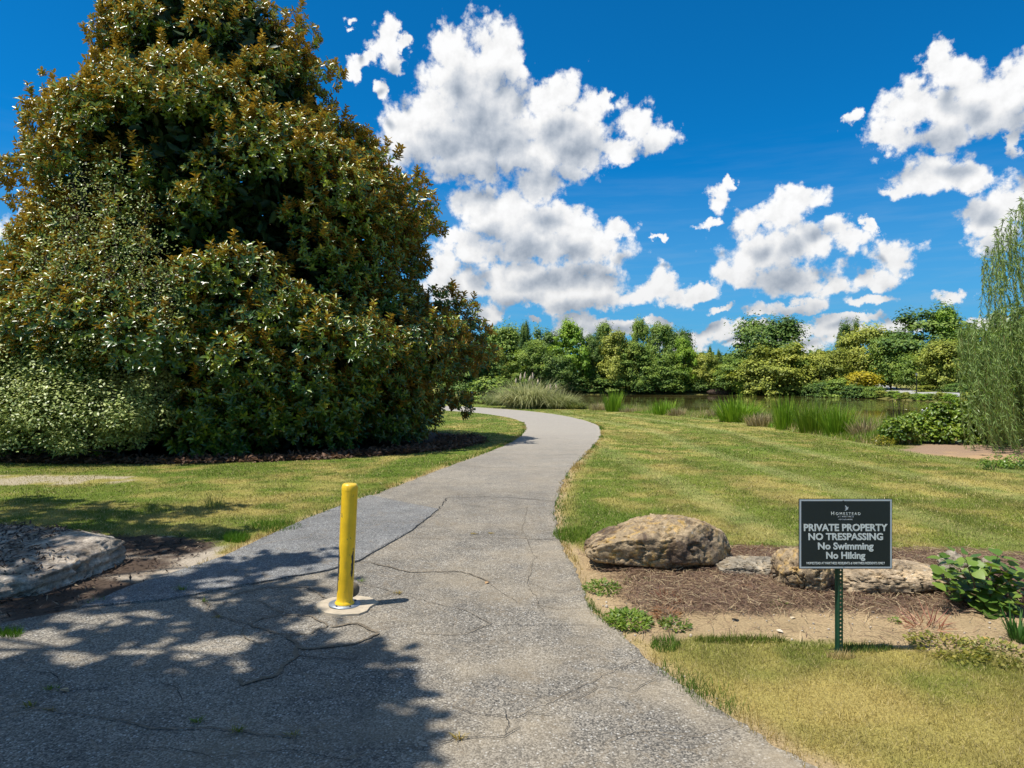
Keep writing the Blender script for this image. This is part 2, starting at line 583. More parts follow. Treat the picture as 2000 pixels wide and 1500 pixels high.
def attr(N, name, out=2):
    a = N.n("ShaderNodeAttribute", attribute_name=name)
    return a.outputs[out]


def mat_ground():
    m, N = new_mat("ground_soil_and_turf")
    geo = N.n("ShaderNodeNewGeometry"); P = geo.outputs["Position"]
    c = attr(N, "col", 0)
    f = N.noise(P, 60, 4, .7); f2 = N.noise(P, 260, 2, .6)
    k = N.math("ADD", N.remap(f, .3, .7, .62, 1.38), N.remap(f2, .3, .7, -.2, .2))
    finish(N, N.vec("SCALE", c, k), .95, N.math("ADD", f, N.math("MULTIPLY", f2, .5)), .7, .02, spec=.15)
    return m


def mat_blades(name="turf_blades", trans=.35):
    m, N = new_mat(name)
    c = attr(N, "col", 0)
    b = N.n("ShaderNodeBsdfPrincipled")
    N.put(b.inputs["Base Color"], c)
    b.inputs["Roughness"].default_value = .55
    b.inputs["Specular IOR Level"].default_value = .25
    t = N.n("ShaderNodeBsdfTranslucent"); N.put(t.inputs[0], c)
    mx = N.n("ShaderNodeMixShader"); mx.inputs[0].default_value = trans
    N.put(mx.inputs[1], b.outputs[0]); N.put(mx.inputs[2], t.outputs[0])
    o = N.n("ShaderNodeOutputMaterial"); N.put(o.inputs[0], mx.outputs[0])
    return m


def mat_leaf(name, c0, c1, c2=None, back=None, rough=.42, trans=.22, spec=.5, jitter=.35):
    """Leaf: colour runs c0 > c1 > c2 with the per-leaf 'tint' value; an own colour for the underside if given."""
    m, N = new_mat(name)
    t = attr(N, "tint")
    geo = N.n("ShaderNodeNewGeometry")
    c = N.mix(N.remap(t, 0, .5), c0, c1)
    if c2 is not None: c = N.mix(N.remap(t, .5, 1), c, c2)
    if jitter:
        j = N.noise(geo.outputs["Position"], 3.0, 2, .5)
        c = N.vec("SCALE", c, N.remap(j, .3, .7, 1 - jitter, 1 + jitter))
    if back is not None: c = N.mix(geo.outputs["Backfacing"], c, back)
    b = N.n("ShaderNodeBsdfPrincipled")
    N.put(b.inputs["Base Color"], c)
    N.put(b.inputs["Roughness"], rough if back is None else N.remap(geo.outputs["Backfacing"], 0, 1, rough, .8))
    b.inputs["Specular IOR Level"].default_value = spec
    tr = N.n("ShaderNodeBsdfTranslucent"); N.put(tr.inputs[0], N.vec("MULTIPLY", c, (1.25, 1.25, .6)))
    mx = N.n("ShaderNodeMixShader"); mx.inputs[0].default_value = trans
    N.put(mx.inputs[1], b.outputs[0]); N.put(mx.inputs[2], tr.outputs[0])
    o = N.n("ShaderNodeOutputMaterial"); N.put(o.inputs[0], mx.outputs[0])
    return m


def mat_bark(name, c=(.13, .10, .075)):
    m, N = new_mat(name)
    geo = N.n("ShaderNodeNewGeometry")
    v = N.vec("MULTIPLY", geo.outputs["Position"], (9, 9, 1.6))
    n = N.noise(v, 2.2, 5, .65)
    finish(N, N.vec("SCALE", c, N.remap(n, .3, .7, .55, 1.45)), .9, n, .8, .03, spec=.2)
    return m


def mat_asphalt(name, base, light, dirt_amt, coarse=1.0):
    """Worn asphalt: dark binder, pale and dark aggregate, sandy film in the low spots."""
    m, N = new_mat(name)
    geo = N.n("ShaderNodeNewGeometry"); P = geo.outputs["Position"]
    big = N.noise(P, .55, 4, .6); mid = N.noise(P, 3.3, 4, .6)
    cell = N.voronoi(P, 118 * coarse, "F1", out=1)
    sp = N.n("ShaderNodeSeparateColor"); N.put(sp.inputs[0], cell)
    cell2 = N.voronoi(P, 60 * coarse, "F1", out=1)
    sp2 = N.n("ShaderNodeSeparateColor"); N.put(sp2.inputs[0], cell2)
    dist = N.voronoi(P, 118 * coarse, "F1", out=0)
    c = N.mix(N.remap(big, .35, .65), base, light)
    c = N.vec("SCALE", c, N.remap(mid, .3, .7, .82, 1.18))
    c = N.vec("SCALE", c, N.remap(sp.outputs[0], 0, 1, .42, 1.58))
    c = N.mix(N.math("MULTIPLY", N.math("GREATER_THAN", sp2.outputs[0], .82), N.remap(N.voronoi(P, 60 * coarse), .25, .45, .8, 0)), c, (.52, .50, .45))
    c = N.mix(N.math("MULTIPLY", N.math("LESS_THAN", sp.outputs[1], .22), .65), c, (.035, .034, .033))
    # sandy film, most along the right side of the walk
    sx = N.n("ShaderNodeSeparateXYZ"); N.put(sx.inputs[0], P)
    film = N.math("MULTIPLY", N.remap(N.noise(P, 1.15, 5, .62), .43, .70), dirt_amt)
    side = N.math("MULTIPLY", N.remap(sx.outputs[0], -1.8, .4), N.remap(sx.outputs[1], 9, 3.2, .25, 1.0))
    c = N.mix(N.math("MULTIPLY", film, N.math("MULTIPLY_ADD", side, .72, .22)), c, (.33, .27, .185))
    stain = N.noise(P, .9, 6, .68, dist=1.2)
    c = N.mix(N.remap(stain, .55, .72, 0, .42), c, (.10, .088, .070))
    rim = N.math("MULTIPLY", N.remap(N.math("ABSOLUTE", N.math("SUBTRACT", N.noise(P, 1.7, 4, .6, dist=.8), .5)), .012, 0.0), .45)
    c = N.mix(rim, c, (.20, .155, .10))
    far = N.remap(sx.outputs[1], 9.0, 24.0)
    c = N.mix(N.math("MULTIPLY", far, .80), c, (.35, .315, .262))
    c = N.vec("SCALE", c, N.remap(N.noise(P, 7.5, 5, .7), .3, .7, .90, 1.10))
    finish(N, c, .88, N.math("SUBTRACT", 1.0, dist), .55, .006, spec=.25)
    return m


def mat_plain(name, col, rough=.6, var=.25, scale=8, bump=.3, bdist=.004, metal=0.0, spec=.4):
    m, N = new_mat(name)
    geo = N.n("ShaderNodeNewGeometry")
    n = N.noise(geo.outputs["Position"], scale, 5, .62)
    finish(N, N.vec("SCALE", col, N.remap(n, .3, .7, 1 - var, 1 + var)), rough, n, bump, bdist, metal, spec)
    return m


def mat_rock(name, base, ochre, stain, strata=0.0, ochre_amt=.5, stain_amt=.5, tilt=.25):
    m, N = new_mat(name)
    tc = N.n("ShaderNodeTexCoord"); P = tc.outputs["Object"]
    n1 = N.noise(P, 2.6, 6, .65); n2 = N.noise(P, 9, 6, .7); n3 = N.noise(P, 45, 3, .7)
    c = N.vec("SCALE", base, N.remap(n1, .3, .7, .68, 1.32))
    c = N.mix(N.math("MULTIPLY", N.remap(n2, .50, .64), ochre_amt), c, ochre)
    vo = N.voronoi(P, 22, "F1")
    c = N.mix(N.math("MULTIPLY", N.math("LESS_THAN", vo, .22), N.remap(N.noise(P, 4, 2), .5, .62, 0, .55)), c, (.50, .50, .44))
    c = N.mix(N.math("MULTIPLY", N.remap(N.noise(P, 1.9, 6, .68, dist=.6), .47, .60), stain_amt), c, stain)
    pit = N.noise(P, 26, 5, .75)
    c = N.vec("SCALE", c, N.remap(pit, .36, .60, .62, 1.30))
    c = N.mix(N.remap(n3, .60, .72, 0, .45), c, (.07, .06, .045))
    h = N.math("ADD", N.math("MULTIPLY", n2, 1.0), N.math("ADD", N.math("MULTIPLY", n3, .35), N.math("MULTIPLY", pit, .8)))
    if strata:
        rot = N.n("ShaderNodeMapping"); rot.inputs["Rotation"].default_value = (0, tilt, 0)
        N.put(rot.inputs[0], P)
        sv = N.vec("MULTIPLY", N.vec("ADD", rot.outputs[0], N.vec("SCALE", N.noise(P, 3, 3, out=1), .10)), (1.0, 1.0, 11.0))
        s = N.noise(sv, 2.2, 5, .7)
        c = N.vec("SCALE", c, N.remap(s, .35, .65, 1 - .45 * strata, 1 + .3 * strata))
        h = N.math("ADD", h, N.math("MULTIPLY", s, 2.2 * strata))
    finish(N, c, .9, h, .9, .025, spec=.2)
    return m


M = {}
M["ground"] = mat_ground()
M["blades"] = mat_blades()
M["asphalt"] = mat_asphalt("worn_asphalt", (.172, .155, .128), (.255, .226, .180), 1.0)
M["patch"] = mat_asphalt("newer_asphalt", (.160, .160, .156), (.205, .203, .194), .25, 1.15)
M["crack"] = mat_plain("dirt_in_cracks", (.150, .120, .082), .95, .5, 30)
M["crack_dark"] = mat_plain("open_crack", (.030, .027, .024), .95, .4, 30)
M["conc"] = mat_plain("sandy_concrete", (.43, .36, .26), .9, .22, 14)
M["farroad"] = mat_plain("pale_road", (.36, .35, .33), .9, .15, 2)
# ------------------------------------------------------------------ ground, walk, water
def axis(parts):
    out = []
    for a, b, step in parts: out.append(np.arange(a, b, step))
    return np.concatenate(out)


def build_ground():
    near = np.arange(-7.5, 7.5, .075)
    right, left = [7.5], [-7.5]
    s = .08
    while right[-1] < 900:
        s *= 1.06; right.append(right[-1] + s)
    s = .08
    while left[-1] > -900:
        s *= 1.06; left.append(left[-1] - s)
    xs = np.concatenate([np.array(left[::-1]), near[1:], np.array(right)])
    ys = list(np.arange(1.2, 9, .06))
    s = .06
    while ys[-1] < 1500:
        s = s * 1.012 if ys[-1] < 130 else s * 1.08
        ys.append(ys[-1] + s)
    ys = np.array([-60, -20, -8, -3, -1, 0, .6] + ys)
    X, Y = np.meshgrid(xs, ys)
    x, y = X.ravel(), Y.ravel()
    z = terrain(x, y)
    m = masks(x, y)
    z = z + .012 * (fbm(x * 6, y * 6, 3, 91) - .5) * sstep(0, .3, m["psd"]) * (y < 30)
    z = z + .05 * m["straw"] * sstep(4.9, 5.6, y) * (fbm(x * 2, y * 2, 2, 92))       # the bed rises a little towards the stones
    z = z - .030 * sstep(-.10, -.22, m["psd"])           # bedding under the walk
    nx, ny = len(xs), len(ys)
    i = (np.arange(ny - 1)[:, None] * nx + np.arange(nx - 1)[None, :]).ravel()
    f = np.stack([i, i + 1, i + nx + 1, i + nx], 1)
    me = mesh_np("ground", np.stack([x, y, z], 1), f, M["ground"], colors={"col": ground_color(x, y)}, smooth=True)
    tag(link("ground", me), "mown turf and bare soil falling to the lake", None, None, "structure")


def strip(name, L, R, mat, z, n=14, wob=0.0, thick=.03):
    """Sheet between two edge lines, with its outer rims turned down into the ground."""
    k = min(len(L), len(R))
    rows = []
    for i in range(k):
        a, b = L[i], R[i]
        t = np.linspace(0, 1, n)[:, None]
        rows.append(a * (1 - t) + b * t)
    P = np.array(rows)
    if wob:
        for side in (0, -1):
            q = P[:, side]
            P[:, side, 0] += wob * (edge_wob(q[:, 0], q[:, 1]))
    x, y = P[..., 0].ravel(), P[..., 1].ravel()
    zz = np.full(x.shape, z)
    zz = zz + .010 * (fbm(x * .9, y * .9, 3, 15) - .5)
    v = np.stack([x, y, zz], 1)
    i = (np.arange(k - 1)[:, None] * n + np.arange(n - 1)[None, :]).ravel()
    f = [np.stack([i, i + 1, i + n + 1, i + n], 1)]
    base = len(v)
    rim = []
    for side in (0, n - 1):
        ids = np.arange(k) * n + side
        low = v[ids].copy(); low[:, 2] -= thick
        v = np.vstack([v, low])
        j = np.arange(k - 1)
        rim.append(np.stack([ids[j], ids[j + 1], base + j + 1, base + j], 1))
        base = len(v)
    return mesh_np(name, v, f + rim, mat, smooth=True)


def build_walk():
    k = 420
    tL = np.interp(np.linspace(0, 1, k) ** 1.3, np.linspace(0, 1, len(PL)), np.arange(len(PL)))
    tR = np.interp(np.linspace(0, 1, k) ** 1.3, np.linspace(0, 1, len(PR)), np.arange(len(PR)))
    L = np.stack([np.interp(tL, np.arange(len(PL)), PL[:, i]) for i in (0, 1)], 1)
    R = np.stack([np.interp(tR, np.arange(len(PR)), PR[:, i]) for i in (0, 1)], 1)
    L[:, 0] += edge_wob(L[:, 0], L[:, 1]); R[:, 0] += edge_wob(R[:, 0] + 9, R[:, 1])
    walk = link("path", strip("path", L, R, M["asphalt"], .006, 22))
    tag(walk, "cracked grey asphalt path curving left past the big tree", None, None, "structure")
    return walk


def ngon_slab(name, pts, z0, z1, mat, wob=.02, seed=0, step=.06):
    """Flat irregular slab from an outline."""
    pts = np.asarray(pts, float)
    out = []
    for i in range(len(pts)):
        a, b = pts[i], pts[(i + 1) % len(pts)]
        n = max(1, int(np.hypot(*(b - a)) / step))
        for t in np.arange(n) / n:
            p = a + (b - a) * t
            w = wob * (fbm(np.array([p[0] * 7]), np.array([p[1] * 7]), 3, 100 + seed)[0] - .5) * 2
            out.append(p + w * np.array([1, .6]))
    bm = bmesh.new()
    top = [bm.verts.new((p[0], p[1], z1)) for p in out]
    bot = [bm.verts.new((p[0], p[1], z0)) for p in out]
    bm.faces.new(top)
    n = len(top)
    for i in range(n):
        bm.faces.new((top[(i + 1) % n], top[i], bot[i], bot[(i + 1) % n]))
    bmesh.ops.recalc_face_normals(bm, faces=bm.faces)
    bmesh.ops.triangulate(bm, faces=[f for f in bm.faces if len(f.verts) > 4])
    return bm_mesh(name, bm, mat)


def ribbon(name, pts, w, z, mat, seed=0, step=.018, jit=.034):
    """Ragged flat ribbon (a dirt-filled crack)."""
    pts = np.asarray(pts, float)
    out = []
    for i in range(len(pts) - 1):
        a, b = pts[i], pts[i + 1]
        n = max(1, int(np.hypot(*(b - a)) / step))
        for t in np.arange(n) / n: out.append(a + (b - a) * t)
    out.append(pts[-1])
    P = np.array(out)
    P[:, 0] += jit * 2 * (fbm(P[:, 0] * 9, P[:, 1] * 9, 5, 200 + seed, .65) - .5)
    P[:, 1] += jit * 2 * (fbm(P[:, 0] * 9 + 50, P[:, 1] * 9, 5, 230 + seed, .65) - .5)
    T = unit(np.gradient(P, axis=0)) if len(P) > 2 else unit(np.repeat(P[-1:] - P[:1], len(P), 0))
    Nn = np.stack([-T[:, 1], T[:, 0]], 1)
    ww = .5 * w * (.15 + 1.5 * fbm(P[:, 0] * 11, P[:, 1] * 11, 3, 260 + seed)) * np.clip(np.minimum(np.arange(len(P)), np.arange(len(P))[::-1]) / 3.0 + .1, 0, 1)
    ww2 = .5 * w * (.15 + 1.5 * fbm(P[:, 0] * 13 + 30, P[:, 1] * 13, 3, 290 + seed)) * np.clip(np.minimum(np.arange(len(P)), np.arange(len(P))[::-1]) / 3.0 + .1, 0, 1)
    A, B = P + Nn * ww[:, None] * .5, P - Nn * ww2[:, None] * .5
    zz = z + .010 * (fbm(P[:, 0] * .9, P[:, 1] * .9, 3, 15) - .5)
    v = np.vstack([np.column_stack([A, zz]), np.column_stack([B, zz])])
    n = len(P); i = np.arange(n - 1)
    return mesh_np(name, v, np.stack([i + n, i + n + 1, i + 1, i], 1), mat)


CRACKS = [  # (points in the picture, width m, dirt-filled?)
 ([(168, 1189), (330, 1174), (480, 1145), (640, 1117), (700, 1098), (760, 1064), (805, 1038), (857, 996)], .012, 0),
 ([(715, 970), (790, 984), (857, 996)], .014, 1),
 ([(857, 996), (872, 974), (940, 971), (1010, 974), (1088, 981)], .022, 0),
 ([(795, 1052), (880, 1055), (950, 1052), (1090, 1056)], .020, 1),
 ([(395, 1168), (405, 1190), (430, 1205), (480, 1221), (550, 1243), (602, 1242), (638, 1226), (608, 1206), (560, 1204), (520, 1208), (482, 1222)], .028, 1),
 ([(428, 1190), (440, 1178), (508, 1177), (528, 1190), (560, 1203)], .018, 1),
 ([(640, 1228), (700, 1222), (740, 1240), (690, 1262), (600, 1272), (578, 1264)], .05, 1),
 ([(480, 1222), (470, 1240), (500, 1262), (556, 1244)], .02, 1),
 ([(640, 1172), (600, 1150), (520, 1148), (440, 1166)], .03, 1),
 ([(720, 1100), (800, 1120), (900, 1118), (960, 1140)], .03, 1),
 ([(355, 1160), (400, 1172), (440, 1176)], .016, 1),
 ([(530, 1190), (552, 1200), (553, 1180), (640, 1172)], .014, 1),
 ([(560, 1244), (578, 1262), (580, 1285), (556, 1305), (545, 1322), (478, 1340), (470, 1325)], .060, 1),
 ([(580, 1285), (640, 1290), (705, 1287)], .018, 0),
 ([(60, 1388), (125, 1398), (240, 1410), (300, 1426), (400, 1424), (455, 1432), (520, 1438), (582, 1446)], .022, 1),
 ([(110, 1352), (180, 1353), (225, 1350)], .012, 0),
 ([(66, 1314), (100, 1320), (122, 1330)], .016, 0),
 ([(0, 1402), (40, 1395), (62, 1388)], .014, 0),
 ([(340, 1270), (372, 1275), (395, 1280)], .010, 1),
 ([(310, 1330), (345, 1352), (360, 1375)], .010, 0),
 ([(695, 1138), (722, 1147), (762, 1156), (842, 1180), (912, 1196), (960, 1220), (905, 1244), (800, 1240)], .014, 1),
 ([(772, 1468), (850, 1462), (905, 1446), (985, 1445), (1010, 1425)], .010, 0),
 ([(860, 1378), (930, 1398), (1000, 1408), (1040, 1396), (1100, 1402)], .008, 0),
 ([(850, 1120), (930, 1128), (955, 1142), (1010, 1180), (1090, 1192), (1148, 1188)], .010, 1),
 ([(912, 1230), (985, 1225), (1060, 1222), (1190, 1226)], .009, 0),
 ([(985, 1445), (992, 1410), (985, 1390)], .008, 0),
 ([(905, 890), (980, 887), (1060, 890), (1128, 888)], .035, 0),
 ([(948, 882), (1010, 878), (1140, 880)], .03, 1),
 ([(1000, 858), (1080, 856), (1120, 860)], .035, 1),
 ([(880, 908), (960, 915), (1040, 912), (1098, 918)], .022, 0),
 ([(1030, 990), (1020, 1040), (1045, 1090), (1030, 1140), (1060, 1200)], .009, 1),
 ([(1135, 1150), (1090, 1160), (1030, 1140)], .008, 1),
 ([(1250, 1290), (1160, 1330), (1080, 1372), (1000, 1408)], .008, 1),
 ([(1290, 1330), (1230, 1352), (1170, 1345), (1120, 1372)], .007, 0),
 ([(1440, 1420), (1350, 1440), (1240, 1432), (1180, 1462)], .007, 1),
 ([(200, 1480), (330, 1462), (420, 1480), (560, 1470), (700, 1488)], .009, 0),
]


def build_flat():
    patch_pts = [(160, 1189), (250, 1150), (340, 1121), (436, 1090), (520, 1050), (600, 1015), (690, 980), (722, 969), (790, 983), (857, 996), (805, 1038), (760, 1064), (700, 1098),
                 (640, 1117), (480, 1145), (330, 1174)]
    p = link("asphalt_patch", ngon_slab("asphalt_patch", gpoly(patch_pts), -.02, .0195, M["patch"], .015, 3))
    tag(p, "smooth blue-grey asphalt patch along the left edge of the path", None, None, "structure")
    for i, (pts, w, dirt) in enumerate(CRACKS):
        me = ribbon("crack", gpoly(pts), w, .0145 if i > 1 else .0225, M["crack" if dirt else "crack_dark"], i)
        link("crack", me, PATH)


def water_mat():
    m, N = new_mat("pond_water")
    geo = N.n("ShaderNodeNewGeometry"); P = geo.outputs["Position"]
    w = N.noise(N.vec("MULTIPLY", P, (1.0, .55, 1)), 2.2, 4, .6)
    w2 = N.noise(N.vec("MULTIPLY", P, (.10, .05, 1)), 1.0, 3, .5)
    c = N.mix(N.remap(w2, .35, .65), (.075, .062, .018), (.105, .088, .028))
    finish(N, c, N.remap(w2, .4, .6, .03, .09), w, .045, .03, spec=.5)
    return m


def build_water():
    bm = bmesh.new()
    vs = [bm.verts.new(p) for p in ((-220, 15, LAKE_Z), (160, 15, LAKE_Z), (160, 185, LAKE_Z), (-220, 185, LAKE_Z))]
    bm.faces.new(vs)
    # keep the sheet inside the basin: clip it by simple grid cells that lie in or near the lake
    bm.free()
    xs, ys = np.arange(-160, 100, 1.5), np.arange(20, 182, 1.5)
    X, Y = np.meshgrid(xs, ys)
    z = np.full(X.size, LAKE_Z)
    sd = sdist(X.ravel(), Y.ravel(), LAKE).reshape(X.shape)
    nx = len(xs)
    i = (np.arange(len(ys) - 1)[:, None] * nx + np.arange(nx - 1)[None, :])
    keep = (sd[:-1, :-1] < 2.5)
    i = i[keep]
    me = mesh_np("lake_water", np.stack([X.ravel(), Y.ravel(), z], 1), np.stack([i, i + 1, i + nx + 1, i + nx], 1), water_mat(), smooth=True)
    tag(link("lake_water", me), "still olive brown pond water reflecting the far trees", None, None, "structure")


build_ground()
PATH = build_walk()
build_flat()
build_water()


# ------------------------------------------------------------------ turf blades
def blades(name, x, y, h, w, col, lean=.45, z=None, curve=0):
    n = len(x)
    z = terrain(x, y) if z is None else z
    a = rng.uniform(0, 2 * math.pi, n)
    b = rng.uniform(0, 2 * math.pi, n)
    ln = np.abs(rng.normal(0, lean, n)) * h
    base = np.stack([x, y, z - .004], 1)
    side = np.stack([np.cos(a), np.sin(a), np.zeros(n)], 1) * (w * .5)[:, None]
    tip = base + np.stack([np.cos(b) * ln, np.sin(b) * ln, h], 1)
    v = np.stack([base - side, base + side, tip], 1).reshape(-1, 3)
    f = np.arange(3 * n).reshape(-1, 3)
    return mesh_np(name, v, f, M["blades"], colors={"col": np.repeat(col, 3, 0)})


def build_turf():
    zones = [  # y range, density per m2, blade height, width
        (2.9, 4.4, 12000, .024, .0036), (4.4, 6.6, 6500, .025, .0050), (6.6, 10, 2600, .025, .008), (10, 15, 1000, .026, .012), (15, 24, 340, .028, .020), (24, 52, 80, .03, .036)]
    for (y0, y1, dens, hh, ww) in zones:
        half = y1 * 1.2
        n = int(dens * (y1 - y0) * half * 2)
        y = np.sqrt(rng.uniform(0, 1, n) * (y1 ** 2 - y0 ** 2) + y0 ** 2)
        x = rng.uniform(-1.2, 1.2, n) * y
        m = masks(x, y)
        p = 1 - np.clip(m["sand"] * 1.15 + m["dl"] * 1.2 + m["clay"] * 1.2 + m["mag"] * 1.3 + m["bare"] * .8, 0, 1)
        p = p * sstep(-.01, .05, m["psd"] + .05 * (rng.uniform(0, 1, n) - .5)) * (sdist(x, y, LAKE) > 2.0)
        tall = fbm(x * 1.4, y * 1.4, 3, 301)
        p = p * np.clip(.55 + .9 * (fbm(x * 3.1, y * 3.1, 3, 302)), 0, 1)
        k = rng.uniform(0, 1, n) < p
        x, y, tall = x[k], y[k], tall[k]
        mm = {kk: vv[k] for kk, vv in m.items()}
        c = lawn_color(x, y, mm)
        rnd = rng.uniform(.62, 1.42, len(x))
        c = c * rnd[:, None]
        strawy = rng.uniform(0, 1, len(x)) < .18
        c[strawy] = np.array([.54, .44, .20]) * rnd[strawy, None]
        h = hh * (.55 + .9 * tall) * rng.uniform(.6, 1.35, len(x))
        o = link("grass_blades", blades("grass_blades", x, y, h, ww * rng.uniform(.7, 1.3, len(x)), np.clip(c, 0, 1), .95))
        tag(o, None, None, None, "stuff")


build_turf()
# ------------------------------------------------------------------ bollard
def lathe(name, prof, mat, seg=40, smooth=True, jitter=None):
    prof = np.asarray(prof, float)
    a = np.linspace(0, 2 * math.pi, seg, endpoint=False)
    v = np.stack([prof[:, 0][:, None] * np.cos(a), prof[:, 0][:, None] * np.sin(a), np.repeat(prof[:, 1][:, None], seg, 1)], -1).reshape(-1, 3)
    n = len(prof)
    i, j = np.meshgrid(np.arange(n - 1), np.arange(seg), indexing="ij")
    i, j = i.ravel(), j.ravel(); k = (j + 1) % seg
    f = np.stack([i * seg + j, i * seg + k, (i + 1) * seg + k, (i + 1) * seg + j], 1)
    return mesh_np(name, v, f, mat, smooth=smooth)


def mat_bollard():
    m, N = new_mat("chipped_yellow_paint")
    tc = N.n("ShaderNodeTexCoord"); P = tc.outputs["Object"]
    s = N.n("ShaderNodeSeparateXYZ"); N.put(s.inputs[0], P)
    n = N.noise(P, 7, 5, .6)
    c = N.vec("SCALE", (.88, .54, .016), N.remap(n, .3, .7, .84, 1.14))
    c = N.mix(N.remap(N.noise(N.vec("MULTIPLY", P, (30, 30, 5)), 1, 4, .6), .52, .75, 0, .55), c, (.36, .24, .03))
    # scrapes: bare dark steel low down, on the two sides car bumpers reach
    ang = N.math("ARCTAN2", s.outputs[1], s.outputs[0])
    def band(a0, w):
        return N.math("SUBTRACT", 1.0, N.math("MINIMUM", N.math("DIVIDE", N.math("ABSOLUTE", N.math("SUBTRACT", ang, a0)), w), 1.0))
    side = N.math("MAXIMUM", N.math("MULTIPLY", N.math("MULTIPLY", band(-2.70, .60), 1.5), N.remap(s.outputs[2], .06, .12, .0, 1.0)), N.math("MULTIPLY", band(-.50, .38), 1.0))
    low = N.math("MULTIPLY", N.remap(s.outputs[2], .12, .24), N.remap(s.outputs[2], .46, .34))
    low2 = N.math("MULTIPLY", N.remap(s.outputs[2], .05, .09), N.remap(s.outputs[2], .40, .30))
    sc = N.noise(N.vec("MULTIPLY", P, (1.0, 1.0, .5)), 28, 4, .65)
    k = N.math("MULTIPLY", side, N.math("MAXIMUM", low, N.math("MULTIPLY", low2, band(-2.75, .6))))
    chip = N.remap(N.math("MULTIPLY_ADD", k, .46, sc), .70, .735)
    edge = N.remap(N.math("MULTIPLY_ADD", k, .46, sc), .655, .70, 0, .8)
    c = N.mix(edge, c, (.22, .17, .05))
    c = N.mix(chip, c, (.045, .042, .036))
    c = N.mix(N.remap(s.outputs[2], .90, .93), c, (.62, .46, .10))
    finish(N, c, N.remap(chip, 0, 1, .38, .75), N.math("ADD", N.math("MULTIPLY", n, .3), N.math("MULTIPLY", chip, -1.0)), .35, .003, spec=.5)
    return m


def build_bollard():
    bx, by = gp(673, 1187)
    pad_pts = [(617, 1186), (628, 1179), (650, 1172), (690, 1168), (722, 1172), (738, 1181), (722, 1191), (716, 1199), (700, 1205), (665, 1207), (636, 1203), (620, 1195)]
    pad = link("concrete_pad", ngon_slab("concrete_pad", gpoly(pad_pts), -.02, .024, M["conc"], .012, 8, .04))
    tag(pad, "small sandy concrete footing set in the asphalt under the yellow post", "concrete pad")
    root = empty("bollard", (bx, by, .030))
    tag(root, "chipped yellow steel bollard standing in the middle of the path", "bollard")
    lean = Euler((0, math.radians(2.6), 0)).to_matrix().to_4x4()
    root.rotation_euler = (0, math.radians(2.6), 0)
    H, r = .915, .0605
    y = mat_bollard()
    prof = [(r + .012, .004), (r + .013, .012), (r + .004, .022), (r, .034)] + [(r, z) for z in np.linspace(.06, H - .05, 24)]
    link("post", lathe("post", prof, y), root)
    cap = [(r + .0006, H - .05), (r + .0006, H - .03)] + [(r * .70 + r * .30 * math.cos(t), H - .03 + .03 * math.sin(t)) for t in np.linspace(0.1, math.pi / 2, 8)] + [(r * .35, H + .002), (.0001, H + .003)]
    link("cap", lathe("cap", cap, y), root)
    steel = mat_plain("galvanised_ring", (.30, .33, .36), .5, .25, 40, .3, .002, .6)
    ring = [(r + .006, -.006), (.118, -.006), (.118, .004), (r + .006, .006)]
    pl = link("base_ring", lathe("base_ring", ring, steel, 48, False), root)
    rust = mat_plain("weathered_lid", (.20, .165, .12), .75, .35, 30, .4, .003, .2)
    # hinged lid of the sleeve, tipped up behind the post on its right-hand side
    lid = link("sleeve_lid", lathe("sleeve_lid", [(.0001, -.003), (.058, -.003), (.060, 0), (.058, .004), (.0001, .004)], rust, 36, False), root,
               (.030, .085, .085), (math.radians(86), 0, math.radians(12)))
    bolt = mat_plain("ring_bolt", (.07, .06, .05), .6, .2, 40)
    for a in (-2.0, -.9, .8, 2.3):
        link("bolt", lathe("bolt", [(.0001, .014), (.006, .014), (.007, .012), (.007, .005)], bolt, 6, False), root, (.095 * math.cos(a), .095 * math.sin(a), 0))


build_bollard()


# ------------------------------------------------------------------ notice board
def text_mesh(name, body, width, cap, mat, bold=0.0, spacing=1.0, depth=.0008):
    cu = bpy.data.curves.new(name, "FONT")
    cu.body = body
    cu.align_x, cu.align_y = "CENTER", "BOTTOM_BASELINE"
    cu.size = 1.0
    cu.offset = bold
    cu.space_character = spacing
    cu.resolution_u = 3
    cu.extrude = .004
    o = bpy.data.objects.new(name, cu)
    COL.objects.link(o)
    dg = bpy.context.evaluated_depsgraph_get()
    dg.update()
    me = bpy.data.meshes.new_from_object(o.evaluated_get(dg))
    bpy.data.objects.remove(o)
    n = len(me.vertices)
    co = np.empty(n * 3, np.float32); me.vertices.foreach_get("co", co); co = co.reshape(-1, 3)
    x0, x1 = co[:, 0].min(), co[:, 0].max()
    co[:, 0] = (co[:, 0] - (x0 + x1) / 2) * width / (x1 - x0)
    co[:, 1] *= cap / .729
    co[:, 2] *= depth / .004
    me.vertices.foreach_set("co", co.ravel())
    me.name = name
    me.materials.clear(); me.materials.append(mat)
    me.update()
    return me


def bevel_box(name, sx, sy, sz, mat, r=.002, seg=2):
    bm = bmesh.new()
    bmesh.ops.create_cube(bm, size=1)
    for v in bm.verts: v.co = Vector((v.co.x * sx, v.co.y * sy, v.co.z * sz))
    if r: bmesh.ops.bevel(bm, geom=list(bm.edges), offset=r, segments=seg, affect="EDGES")
    return bm_mesh(name, bm, mat)


